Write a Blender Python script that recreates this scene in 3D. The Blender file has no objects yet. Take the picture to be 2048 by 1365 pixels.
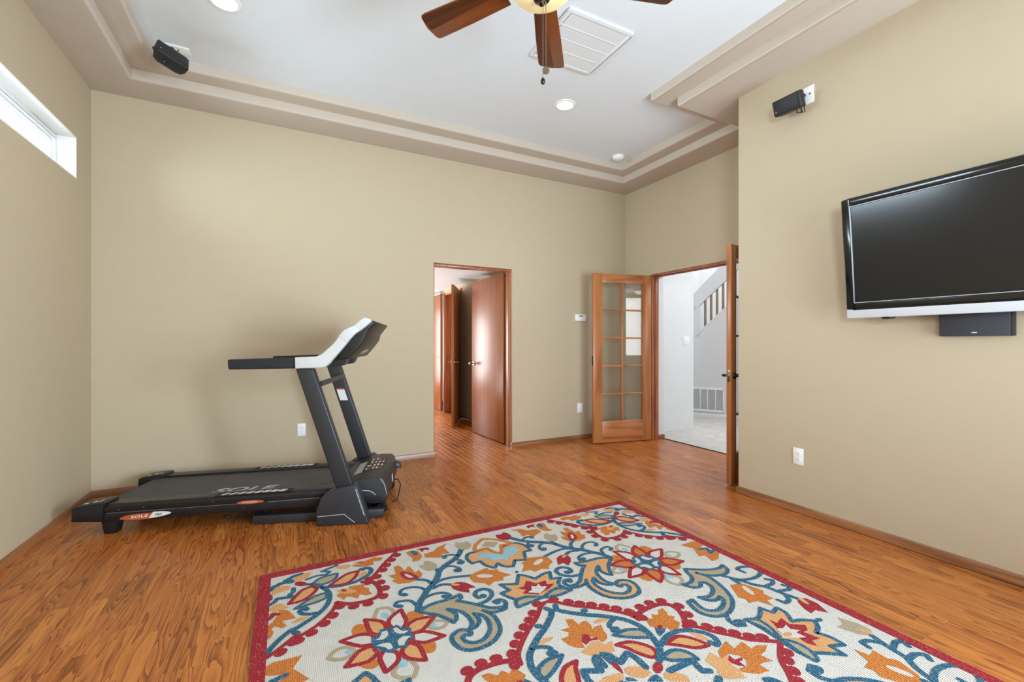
import bpy, bmesh, math, random
from mathutils import Vector, Matrix
from mathutils.geometry import tessellate_polygon
random.seed(7)
C = bpy.context.scene
COL = C.collection
PI = math.pi
R = math.radians

# ------------------------------------------------------------------ camera, world, lights, exposure
YAW = math.atan(454 / 886)
cd = bpy.data.cameras.new('camera')
cd.sensor_width = 36.0
cd.lens = 886 / 2048 * 36
cd.shift_y = 4.5 / 2048
cd.clip_start = 0.05
cam = bpy.data.objects.new('camera', cd)
cam.location = (0, 0, 1.2)
cam.rotation_euler = (PI / 2, 0, -YAW)
COL.objects.link(cam)
C.camera = cam

w = bpy.data.worlds.new('sky')
C.world = w
w.use_nodes = True
wb = w.node_tree.nodes['Background']
wb.inputs['Color'].default_value = (0.86, 0.93, 1.0, 1)
wb.inputs['Strength'].default_value = 2.2

C.view_settings.view_transform = 'Standard'
C.view_settings.look = 'None'
C.view_settings.exposure = 0.06
C.view_settings.gamma = 1.0
C.view_settings.use_curve_mapping = False

def area(name, loc, target, sx, sy, power, col=(1, 1, 1), spread=180):
    l = bpy.data.lights.new(name, 'AREA')
    l.shape = 'RECTANGLE'; l.size = sx; l.size_y = sy
    l.energy = power; l.color = col; l.spread = R(spread)
    o = bpy.data.objects.new(name, l)
    o.location = loc
    d = Vector(target) - Vector(loc)
    o.rotation_euler = d.to_track_quat('-Z', 'Y').to_euler()
    COL.objects.link(o)
    return o

COOL = (0.70, 0.87, 1.0)
area('rear_window_light', (0.9, -2.42, 1.6), (-0.3, 3.0, 1.3), 1.9, 1.5, 54, COOL, 140)
area('rear_right_fill', (3.1, -1.7, 1.6), (-1.3, 2.6, 0.9), 0.9, 1.2, 60, COOL, 100)  # added fill, no window here; lifts the left and low back wall
area('ceiling_fill', (2.4, -1.4, 1.0), (0.2, 1.3, 3.3), 1.4, 1.8, 172, COOL, 170)  # unseen light added behind the camera to brighten ceiling and upper walls
area('rear_left_fill', (-1.1, -1.7, 1.9), (4.0, 3.3, 2.2), 0.8, 0.9, 12, COOL, 50)  # added fill without a source, aimed at the recessed entry wall
area('clerestory_light', (-1.62, 3.36, 2.56), (4.0, 3.36, 2.45), 1.7, 0.4, 44, COOL, 85)
area('hall_window_light', (0.95, 8.74, 1.15), (1.4, 5.0, 1.1), 1.7, 1.7, 95, (0.95, 0.98, 1.0))
area('hall_fill', (0.5, 5.9, 0.5), (1.3, 6.4, 2.1), 0.8, 0.8, 30, (0.95, 0.98, 1.0))  # added up-light hidden beside the doorway to brighten the hall
area('foyer_high_fill', (7.2, 2.2, 4.2), (5.4, 4.4, 0.4), 1.8, 1.4, 106, (0.98, 0.99, 1.0))  # no high window stands here; added fill that brightens the foyer
area('stairwell_fill', (7.0, 5.9, 4.9), (7.9, 6.9, 2.4), 1.2, 1.2, 70, (0.98, 0.99, 1.0))  # extra light added to whiten the wall behind the stairs
area('foyer_window_light', (5.7, -1.1, 1.6), (5.5, 3.0, 1.2), 0.9, 1.4, 26, (0.95, 0.97, 1.0))

def point(name, loc, power, radius, col=(1, 0.95, 0.88)):
    l = bpy.data.lights.new(name, 'SPOT')
    l.energy = power; l.shadow_soft_size = radius; l.spot_size = R(130); l.spot_blend = 0.8; l.color = col
    o = bpy.data.objects.new(name, l); o.location = loc; COL.objects.link(o)
    return o

# ------------------------------------------------------------------ materials
def lin(h):
    h = h.lstrip('#')
    r = []
    for i in (0, 2, 4):
        c = int(h[i:i + 2], 16) / 255
        r.append(c / 12.92 if c <= 0.04045 else ((c + 0.055) / 1.055) ** 2.4)
    return (r[0], r[1], r[2], 1)

class NT:
    def __init__(s, name):
        s.m = bpy.data.materials.new(name); s.m.use_nodes = True
        s.t = s.m.node_tree; s.p = s.t.nodes['Principled BSDF']
    def n(s, typ, **kw):
        nd = s.t.nodes.new(typ)
        for k, v in kw.items():
            if k.startswith('_'): nd.inputs[k[1:].replace('_', ' ')].default_value = v
            else: setattr(nd, k, v)
        return nd
    def l(s, a, b): s.t.links.new(a, b)
    def mapping(s, scale, src='Object', add=None):
        tc = s.n('ShaderNodeTexCoord')
        mp = s.n('ShaderNodeMapping'); mp.inputs['Scale'].default_value = scale
        out = tc.outputs[src]
        if add is not None:
            va = s.n('ShaderNodeVectorMath', operation='ADD'); s.l(out, va.inputs[0]); s.l(add, va.inputs[1]); out = va.outputs[0]
        s.l(out, mp.inputs['Vector'])
        return mp.outputs[0]
    def noise(s, vec, scale, detail=3, rough=0.5, dist=0.0):
        nd = s.n('ShaderNodeTexNoise'); nd.inputs['Scale'].default_value = scale; nd.inputs['Detail'].default_value = detail
        nd.inputs['Roughness'].default_value = rough; nd.inputs['Distortion'].default_value = dist
        s.l(vec, nd.inputs['Vector']); return nd.outputs['Fac']
    def ramp(s, fac, stops):
        nd = s.n('ShaderNodeValToRGB'); e = nd.color_ramp.elements
        while len(e) < len(stops): e.new(0.5)
        for el, (p, c) in zip(e, stops): el.position = p; el.color = c
        s.l(fac, nd.inputs[0]); return nd.outputs[0]
    def math(s, op, a, b=None):
        nd = s.n('ShaderNodeMath', operation=op)
        for i, v in enumerate((a, b)):
            if v is None: continue
            if isinstance(v, (int, float)): nd.inputs[i].default_value = v
            else: s.l(v, nd.inputs[i])
        return nd.outputs[0]
    def mix(s, fac, a, b, blend='MIX'):
        nd = s.n('ShaderNodeMix', data_type='RGBA', blend_type=blend)
        for k, v in ((0, fac), (6, a), (7, b)):
            if isinstance(v, (int, float, tuple)): nd.inputs[k].default_value = v
            else: s.l(v, nd.inputs[k])
        return nd.outputs[2]
    def bump(s, h, strength, dist=0.002):
        nd = s.n('ShaderNodeBump'); nd.inputs['Strength'].default_value = strength; nd.inputs['Distance'].default_value = dist
        s.l(h, nd.inputs['Height']); s.l(nd.outputs[0], s.p.inputs['Normal'])

def plain(name, col, rough=0.5, metal=0.0, spec=0.5, var=0.06, bump=0.0, bscale=200, coat=0.0):
    k = NT(name)
    c = lin(col)
    k.p.inputs['Roughness'].default_value = rough
    k.p.inputs['Metallic'].default_value = metal
    k.p.inputs['Specular IOR Level'].default_value = spec
    k.p.inputs['Coat Weight'].default_value = coat
    v = k.mapping((1, 1, 1))
    f = k.noise(v, 9, 4)
    lo = tuple(x * (1 - var) for x in c[:3]) + (1,); hi = tuple(min(1, x * (1 + var)) for x in c[:3]) + (1,)
    k.l(k.ramp(f, [(0.3, lo), (0.7, hi)]), k.p.inputs['Base Color'])
    if bump: k.bump(k.noise(v, bscale, 2), bump, 0.001)
    return k.m

def emissive(name, col, strength):
    k = NT(name)
    k.p.inputs['Base Color'].default_value = lin(col)
    k.p.inputs['Emission Color'].default_value = lin(col)
    k.p.inputs['Emission Strength'].default_value = strength
    return k.m

def wood(name, dark, light, axis='Z', rough=0.32, coat=0.25, grain=1.0, ringf=9):
    """long grained timber: stretched noise contours plus fine pores, along one axis of the object"""
    k = NT(name)
    oi = k.n('ShaderNodeObjectInfo')
    r3 = k.math('MULTIPLY', oi.outputs['Random'], 31.0)
    sc = {'X': (0.9, 11, 11), 'Y': (11, 0.9, 11), 'Z': (11, 11, 0.9)}[axis]
    fs = {'X': (5, 260, 260), 'Y': (260, 5, 260), 'Z': (260, 260, 5)}[axis]
    v = k.mapping(sc, add=r3); vf = k.mapping(fs)
    n1 = k.noise(v, 1.0, 2, 0.5, 0.4)
    s = k.math('SINE', k.math('MULTIPLY', n1, ringf * 2.2))
    s = k.math('MULTIPLY_ADD', s, 0.5); s.node.inputs[2].default_value = 0.5
    f = k.noise(vf, 1.0, 2)
    cmb = k.math('ADD', k.math('MULTIPLY', s, 0.55 * grain), k.math('MULTIPLY', f, 0.45))
    k.l(k.ramp(cmb, [(0.18, lin(dark)), (0.75, lin(light))]), k.p.inputs['Base Color'])
    k.p.inputs['Roughness'].default_value = rough
    k.p.inputs['Coat Weight'].default_value = coat
    k.p.inputs['Coat Roughness'].default_value = 0.3
    k.bump(f, 0.05, 0.0006)
    return k.m

def floor_material():
    k = NT('oak_plank_floor')
    oi = k.n('ShaderNodeObjectInfo'); g = k.n('ShaderNodeNewGeometry')
    rnd = k.math('FRACT', k.math('ADD', oi.outputs['Random'], k.math('MULTIPLY', g.outputs['Random Per Island'], 7.31)))
    off = k.math('MULTIPLY', rnd, 61.0)
    v = k.mapping((10.0, 0.72, 1.0), add=off)
    n1 = k.noise(v, 1.0, 2.2, 0.55, 0.5)
    # growth rings: each contour of the stretched noise starts sharp and fades (plain-sawn oak)
    n2 = k.noise(k.mapping((70, 6, 1), add=off), 1.0, 2)
    t = k.math('ADD', k.math('MULTIPLY', n1, 16.0), k.math('MULTIPLY', n2, 0.9))
    fr = k.math('FRACT', t)
    edge = k.n('ShaderNodeMapRange'); edge.inputs[1].default_value = 0.0; edge.inputs[2].default_value = 0.06
    k.l(fr, edge.inputs[0])
    fade = k.math('POWER', k.math('SUBTRACT', 1.0, fr), 3.6)
    line = k.math('MULTIPLY', edge.outputs[0], fade)
    pore = k.noise(k.mapping((420, 9, 1), add=off), 1.0, 2)
    pm = k.n('ShaderNodeMapRange'); pm.inputs[1].default_value = 0.52; pm.inputs[2].default_value = 0.72
    k.l(pore, pm.inputs[0])
    tone = k.ramp(rnd, [(0.0, lin('8d4719')), (0.3, lin('b05f26')), (0.55, lin('bb6b30')), (0.8, lin('a65424')), (1.0, lin('ca7b3a'))])
    broad = k.noise(k.mapping((16, 1.4, 1), add=off), 1.0, 2)
    tone = k.mix(k.math('MULTIPLY', k.math('POWER', fr, 1.5), 0.42), tone, lin('dc9546'))
    dark = k.mix(0.62, tone, lin('4d1f08'))
    amt = k.math('MINIMUM', k.math('MULTIPLY', line, k.math('ADD', k.math('MULTIPLY', broad, 1.3), 0.45)), 1.0)
    c1 = k.mix(amt, tone, dark)
    c2 = k.mix(k.math('MULTIPLY', pm.outputs[0], 0.30), c1, lin('6e3814'))
    k.l(c2, k.p.inputs['Base Color'])
    k.p.inputs['Roughness'].default_value = 0.30
    k.p.inputs['Specular IOR Level'].default_value = 0.45
    k.bump(k.math('ADD', k.math('MULTIPLY', amt, -0.6), k.math('MULTIPLY', pore, 0.5)), 0.10, 0.0007)
    return k.m

def rug_mat(name, col, fleck, amount, fleck_scale=230):
    k = NT(name)
    v = k.mapping((1, 1, 1))
    f = k.noise(k.mapping((1.0, 0.45, 1)), fleck_scale, 2, 0.6)
    mr = k.n('ShaderNodeMapRange'); mr.inputs[1].default_value = 1 - amount - 0.3; mr.inputs[2].default_value = 1 - amount - 0.18
    k.l(f, mr.inputs[0])
    tone = k.noise(v, 14, 3)
    c = lin(col)
    base = k.ramp(tone, [(0.3, tuple(x * 0.95 for x in c[:3]) + (1,)), (0.7, tuple(min(1, x * 1.04) for x in c[:3]) + (1,))])
    # woven ribs
    wv = k.n('ShaderNodeTexWave', wave_type='BANDS', bands_direction='X'); wv.inputs['Scale'].default_value = 46; wv.inputs['Distortion'].default_value = 2.5
    wv.inputs['Detail Scale'].default_value = 3
    k.l(v, wv.inputs['Vector'])
    wy = k.n('ShaderNodeTexWave', wave_type='BANDS', bands_direction='Y'); wy.inputs['Scale'].default_value = 62; wy.inputs['Distortion'].default_value = 1.5
    k.l(v, wy.inputs['Vector'])
    h = k.math('MULTIPLY', wv.outputs['Fac'], wy.outputs['Fac'])
    base = k.mix(k.math('MULTIPLY', k.math('SUBTRACT', 1.0, h), 0.20), base, tuple(x * 0.45 for x in c[:3]) + (1,))
    k.l(k.mix(k.math('MULTIPLY', mr.outputs[0], 0.5), base, lin(fleck)), k.p.inputs['Base Color'])
    k.p.inputs['Roughness'].default_value = 0.95
    k.p.inputs['Specular IOR Level'].default_value = 0.1
    k.bump(h, 0.8, 0.003)
    return k.m

def glass_material():
    k = NT('clear_glass')
    t = k.t
    tr = k.n('ShaderNodeBsdfTransparent'); tr.inputs[0].default_value = (0.96, 0.97, 0.965, 1)
    gl = k.n('ShaderNodeBsdfGlossy'); gl.inputs['Roughness'].default_value = 0.01
    fr = k.n('ShaderNodeFresnel'); fr.inputs['IOR'].default_value = 1.62
    wob = k.noise(k.mapping((1, 1, 1)), 3.0, 1)
    b = k.n('ShaderNodeBump'); b.inputs['Strength'].default_value = 0.03; b.inputs['Distance'].default_value = 0.01
    # a thin pane mirrors alike from both of its faces
    gm = k.n('ShaderNodeNewGeometry')
    io = k.n('ShaderNodeMix', data_type='FLOAT'); io.inputs[2].default_value = 1.55; io.inputs[3].default_value = 1 / 1.55
    k.l(gm.outputs['Backfacing'], io.inputs[0]); k.l(io.outputs[0], fr.inputs['IOR'])
    k.l(wob, b.inputs['Height']); k.l(b.outputs[0], gl.inputs['Normal'])
    mx = k.n('ShaderNodeMixShader')
    k.l(fr.outputs[0], mx.inputs[0]); k.l(tr.outputs[0], mx.inputs[1]); k.l(gl.outputs[0], mx.inputs[2])
    k.l(mx.outputs[0], t.nodes['Material Output'].inputs['Surface'])
    return k.m

M = dict(
    wall=plain('tan_wall_paint', 'bfae93', 0.85, spec=0.2, var=0.012, bump=0.12, bscale=140),
    tray=plain('warm_soffit_paint', 'c6b8a9', 0.85, spec=0.2, var=0.012, bump=0.08, bscale=140),
    ceil=plain('white_ceiling_paint', 'e1e4e7', 0.9, spec=0.1, var=0.01, bump=0.1, bscale=120),
    white_wall=plain('white_wall_paint', 'dcdcdc', 0.85, spec=0.2, var=0.01),
    reveal=plain('daylit_reveal_white', 'e8e5df', 0.8, spec=0.2, var=0.01),  # daylight washing out the reveal is put into this white colour
    floor=floor_material(),
    subfloor=plain('dark_subfloor', '3a2416', 0.9),
    oak=wood('oak_trim_wood', '7d4f2f', 'a26b42', 'X'),
    oak_y=wood('oak_trim_wood_y', '7d4f2f', 'a26b42', 'Y'),
    jamb=wood('stained_jamb_wood', '8e5030', 'b06a40', 'Z'),
    fir=wood('golden_fir_door_wood', '985628', 'b67341', 'Z', rough=0.3, ringf=7),
    fir_x=wood('golden_fir_rail_wood', '985628', 'b67341', 'X', rough=0.3, ringf=7),
    slab=wood('birch_slab_door_wood', '8c4d20', 'b06a32', 'Z', rough=0.36, coat=0.12, grain=0.8, ringf=4),
    shelf=wood('pale_shelf_wood', 'b0824a', 'd0a66c', 'X'),
    blade=wood('walnut_fan_blade_wood', '5a2c14', '7c4220', 'X', rough=0.3),
    blade_dark=wood('dark_walnut_inlay_wood', '44210f', '613318', 'X', rough=0.3),
    white=plain('white_plastic', 'eeeeec', 0.4, var=0.01),
    vinyl=plain('white_window_vinyl', 'f1f1f3', 0.35, var=0.01),
    grey_lcd=plain('grey_lcd', '8d958f', 0.3),
    slot=plain('dark_slot', '3a3a3c', 0.6),
    black=plain('black_plastic', '17181a', 0.42, var=0.1),
    black_gloss=plain('glossy_black_plastic', '0c0c0e', 0.15, var=0.05, coat=0.3),
    tm_metal=plain('charcoal_powder_coat', '2a2b2f', 0.42, var=0.08, bump=0.05, bscale=500),
    tm_black=plain('black_frame_paint', '17181c', 0.34, var=0.1),
    tm_foam=plain('black_foam_grip', '222326', 0.85, var=0.1, bump=0.2, bscale=300),
    tm_belt=plain('grey_rubber_belt', '504d50', 0.75, var=0.12, bump=0.35, bscale=420),
    tm_white=plain('silver_white_plastic', 'c9c8c7', 0.38, var=0.01),
    tm_silver=plain('silver_stripe', 'a9adb2', 0.35, var=0.03),
    tm_seam=plain('dull_seam_line', '77797d', 0.4, var=0.03),
    print_white=plain('white_print', 'dcdcd8', 0.55, var=0.02),
    print_orange=plain('orange_print', 'b4552e', 0.5, var=0.12),
    print_dark=plain('dark_print', '2c2024', 0.5, var=0.2),
    print_grey=plain('grey_label_print', 'a9a9a8', 0.5, var=0.05),
    screen=plain('dark_tv_glass', '111113', 0.16, spec=0.6, var=0.02),
    silver=plain('silver_plastic', 'c9cacd', 0.35, var=0.02),
    grille=plain('dark_grey_speaker_cloth', '3b3b40', 0.9, var=0.1, bump=0.3, bscale=900),
    speaker=plain('black_speaker_shell', '1b1b1d', 0.5, var=0.1, bump=0.1, bscale=600),
    chrome=plain('pewter_metal', '8c857a', 0.28, metal=1.0, var=0.05),
    hinge=plain('dark_hinge_metal', '4a4b4a', 0.4, metal=1.0, var=0.1),
    bronze=plain('dark_bronze_metal', '3d332c', 0.35, metal=1.0, var=0.1),
    bowl=None,
    lamp=emissive('lit_downlight_lens', 'fff8ee', 7.0),
    dome=emissive('lit_ceiling_dome', 'fffaf0', 4.0),
    glass=glass_material(),
    carpet=plain('pale_grey_carpet', 'c9c6c1', 0.98, spec=0.05, var=0.1, bump=0.9, bscale=260),
    blind=plain('white_blind_slat', 'ecebe6', 0.6, var=0.02),
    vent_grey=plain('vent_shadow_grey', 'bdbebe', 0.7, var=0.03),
    vent_white=plain('white_vent_enamel', 'dfdfdf', 0.6, var=0.01),
    baluster=plain('brown_baluster_wood', '8a7a6c', 0.5, var=0.08),
)
kb = NT('cream_glass_bowl')
kb.p.inputs['Base Color'].default_value = lin('e6cf9c'); kb.p.inputs['Roughness'].default_value = 0.3
kb.p.inputs['Subsurface Weight'].default_value = 0.2; kb.p.inputs['Emission Color'].default_value = lin('f2dca8'); kb.p.inputs['Emission Strength'].default_value = 0.35
kb.l(kb.ramp(kb.noise(kb.mapping((1, 1, 1)), 7, 4, 0.6, 1.0), [(0.35, lin('d8bb7c')), (0.65, lin('efdfb6'))]), kb.p.inputs['Base Color'])
M['bowl'] = kb.m
RUGM = dict(
    w=rug_mat('cream_rug_yarn', 'd9d2c9', 'b9aea2', 0.16),
    b=rug_mat('blue_rug_yarn', '32627c', 'c8cfd2', 0.14),
    r=rug_mat('red_rug_yarn', 'a32f38', 'e0a595', 0.12),
    o=rug_mat('orange_rug_yarn', 'de8a47', '8f4420', 0.27),
    p=rug_mat('peach_rug_yarn', 'dda26d', 'f0d3ae', 0.12),
    t=rug_mat('tan_rug_yarn', 'b3a184', 'd8cfba', 0.12),
    l=rug_mat('pale_blue_rug_yarn', '8fbccb', 'dde4e4', 0.18),
)

# ------------------------------------------------------------------ mesh helpers
class MB:
    def __init__(s): s.v = []; s.f = []; s.mi = []; s.cur = 0
    def add(s, vs, fs):
        o = len(s.v); s.v += [tuple(p) for p in vs]
        for f in fs: s.f.append([i + o for i in f]); s.mi.append(s.cur)
        return s
    def hexa(s, p):
        return s.add(p, [(0, 3, 2, 1), (4, 5, 6, 7), (0, 1, 5, 4), (1, 2, 6, 5), (2, 3, 7, 6), (3, 0, 4, 7)])
    def box(s, x0, y0, z0, x1, y1, z1):
        x0, x1 = sorted((x0, x1)); y0, y1 = sorted((y0, y1)); z0, z1 = sorted((z0, z1))
        return s.hexa([(x0, y0, z0), (x1, y0, z0), (x1, y1, z0), (x0, y1, z0), (x0, y0, z1), (x1, y0, z1), (x1, y1, z1), (x0, y1, z1)])
    def prism(s, pts, a, b, axis='y'):
        """closed 2-D outline extruded from a to b along an axis (the outline lies in the other two axes)"""
        n = len(pts)
        def P(u, v, t): return {'y': (u, t, v), 'x': (t, u, v), 'z': (u, v, t)}[axis]
        vs = [P(u, v, a) for u, v in pts] + [P(u, v, b) for u, v in pts]
        fs = [[i, (i + 1) % n, n + (i + 1) % n, n + i] for i in range(n)]
        for tri in tessellate_polygon([[Vector((u, v, 0)) for u, v in pts]]):
            fs.append(list(tri)); fs.append([n + i for i in reversed(tri)])
        return s.add(vs, fs)
    def tube(s, pts, r, n=10, cap=True, closed=False):
        pts = [Vector(p) for p in pts]; m = len(pts)
        rs = r if isinstance(r, (list, tuple)) else [r] * m
        vs = []; up = None
        for i, p in enumerate(pts):
            a = pts[(i - 1) % m] if (i > 0 or closed) else pts[0]; b = pts[(i + 1) % m] if (i < m - 1 or closed) else pts[-1]
            d = (b - a).normalized()
            if up is None: up = d.orthogonal().normalized()
            up = (up - d * up.dot(d)).normalized(); sd = d.cross(up)
            for k in range(n):
                t = 2 * PI * k / n; vs.append(p + (up * math.cos(t) + sd * math.sin(t)) * rs[i])
        fs = []
        for i in range(m if closed else m - 1):
            j = (i + 1) % m
            for k in range(n): fs.append([i * n + k, i * n + (k + 1) % n, j * n + (k + 1) % n, j * n + k])
        if cap and not closed: fs.append(list(range(n - 1, -1, -1))); fs.append([(m - 1) * n + k for k in range(n)])
        return s.add(vs, fs)
    def cyl(s, p0, p1, r0, r1=None, n=16): return s.tube([p0, p1], [r0, r0 if r1 is None else r1], n)
    def lathe(s, prof, cx=0, cy=0, n=28):
        vs = []; m = len(prof)
        for r, z in prof:
            for k in range(n): t = 2 * PI * k / n; vs.append((cx + r * math.cos(t), cy + r * math.sin(t), z))
        fs = []
        for i in range(m - 1):
            for k in range(n): fs.append([i * n + k, i * n + (k + 1) % n, (i + 1) * n + (k + 1) % n, (i + 1) * n + k])
        fs.append(list(range(n - 1, -1, -1))); fs.append([(m - 1) * n + k for k in range(n)])
        return s.add(vs, fs)
    def ellipsoid(s, c, r, nu=14, nv=8):
        prof = []
        vs = []
        for j in range(nv + 1):
            a = -PI / 2 + PI * j / nv
            for k in range(nu):
                t = 2 * PI * k / nu
                vs.append((c[0] + r[0] * math.cos(a) * math.cos(t), c[1] + r[1] * math.cos(a) * math.sin(t), c[2] + r[2] * math.sin(a)))
        fs = [[j * nu + k, j * nu + (k + 1) % nu, (j + 1) * nu + (k + 1) % nu, (j + 1) * nu + k] for j in range(nv) for k in range(nu)]
        return s.add(vs, fs)
    def sweep(s, prof, paths):
        """prof[i] runs along paths[i]: each profile point has its own polyline of equal length"""
        n = len(paths); m = len(paths[0]); vs = [p for path in paths for p in path]
        fs = [[i * m + j, i * m + j + 1, (i + 1) * m + j + 1, (i + 1) * m + j] for i in range(n - 1) for j in range(m - 1)]
        return s.add(vs, fs)
    def mesh(s, name, mats, bevel=0.0, seg=2, smooth=True, angle=38, flat=False):
        bm = bmesh.new()
        bv = [bm.verts.new(v) for v in s.v]
        for f, mi in zip(s.f, s.mi):
            try:
                fc = bm.faces.new([bv[i] for i in f]); fc.material_index = mi
            except ValueError: pass
        if not flat:
            bmesh.ops.remove_doubles(bm, verts=bm.verts, dist=1e-5)
            bmesh.ops.recalc_face_normals(bm, faces=bm.faces)
        if bevel > 0:
            ed = [e for e in bm.edges if len(e.link_faces) == 2 and e.calc_face_angle(0) > R(30)]
            bmesh.ops.bevel(bm, geom=ed, offset=bevel, segments=seg, profile=0.5, affect='EDGES', clamp_overlap=True)
        if smooth:
            for f in bm.faces: f.smooth = True
            for e in bm.edges:
                if len(e.link_faces) != 2 or e.calc_face_angle(0) > R(angle): e.smooth = False
        me = bpy.data.meshes.new(name); bm.to_mesh(me); bm.free()
        for mt in (mats if isinstance(mats, (list, tuple)) else [mats]): me.materials.append(mt)
        return me
    def build(s, name, mats, parent=None, bevel=0.0, seg=2, smooth=True, flat=False, **tags):
        return link(name, s.mesh(name, mats, bevel, seg, smooth, flat=flat), parent, **tags)

def link(name, me, parent=None, loc=None, rot=None, **tags):
    o = bpy.data.objects.new(name, me); COL.objects.link(o)
    if parent is not None: o.parent = parent
    if loc is not None: o.location = loc
    if rot is not None: o.rotation_euler = rot
    for k, v in tags.items(): o[k] = v
    return o

def thing(name, label, category, loc=(0, 0, 0), rotz=0.0, group=None, kind=None, matrix=None):
    o = bpy.data.objects.new(name, None); COL.objects.link(o)
    o.empty_display_size = 0.1
    o.location = loc; o.rotation_euler = (0, 0, rotz)
    if matrix is not None: o.matrix_world = matrix
    o['label'] = label; o['category'] = category
    if group: o['group'] = group
    if kind: o['kind'] = kind
    return o

def basis(origin, x, y, z):
    m = Matrix((x, y, z)).transposed().to_4x4(); m.translation = Vector(origin); return m

def text_mesh(name, body, size, mat, parent, matrix, extrude=0.0004, stretch=1.0, shear=0.0, bold=0.012, **tags):
    cu = bpy.data.curves.new(name, 'FONT'); cu.body = body; cu.size = size; cu.extrude = extrude; cu.align_x = 'LEFT'; cu.shear = shear
    cu.space_character = 1.08; cu.offset = bold * size
    tmp = bpy.data.objects.new(name + '_tmp', cu); COL.objects.link(tmp)
    bpy.context.view_layer.update()
    me = bpy.data.meshes.new_from_object(tmp.evaluated_get(bpy.context.evaluated_depsgraph_get()))
    bpy.data.objects.remove(tmp); bpy.data.curves.remove(cu)
    for v in me.vertices: v.co.x *= stretch
    me.transform(matrix)
    me.materials.clear(); me.materials.append(mat)
    return link(name, me, parent, **tags)

def catmull(pts, closed=False, step=0.012, cusp=65):
    P = [Vector((p[0], p[1])) for p in pts]; n = len(P); T = []
    for i in range(n):
        a = P[(i - 1) % n] if closed or i > 0 else None; b = P[(i + 1) % n] if closed or i < n - 1 else None
        if a is None: T.append((b - P[i]))
        elif b is None: T.append((P[i] - a))
        else:
            d0 = P[i] - a; d1 = b - P[i]
            if d0.length < 1e-6 or d1.length < 1e-6 or d0.angle(d1) > R(cusp): T.append(Vector((0, 0)))
            else:
                t = (d0.normalized() + d1.normalized()); t.normalize(); T.append(t * min(d0.length, d1.length))
    out = []
    for i in range(n if closed else n - 1):
        p0, p1 = P[i], P[(i + 1) % n]; t0, t1 = T[i], T[(i + 1) % n]
        k = max(1, min(10, int((p1 - p0).length / step)))
        for j in range(k):
            u = j / k; u2 = u * u; u3 = u2 * u
            out.append(p0 * (2 * u3 - 3 * u2 + 1) + t0 * (u3 - 2 * u2 + u) + p1 * (-2 * u3 + 3 * u2) + t1 * (u3 - u2))
    if not closed: out.append(P[-1])
    return out
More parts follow.
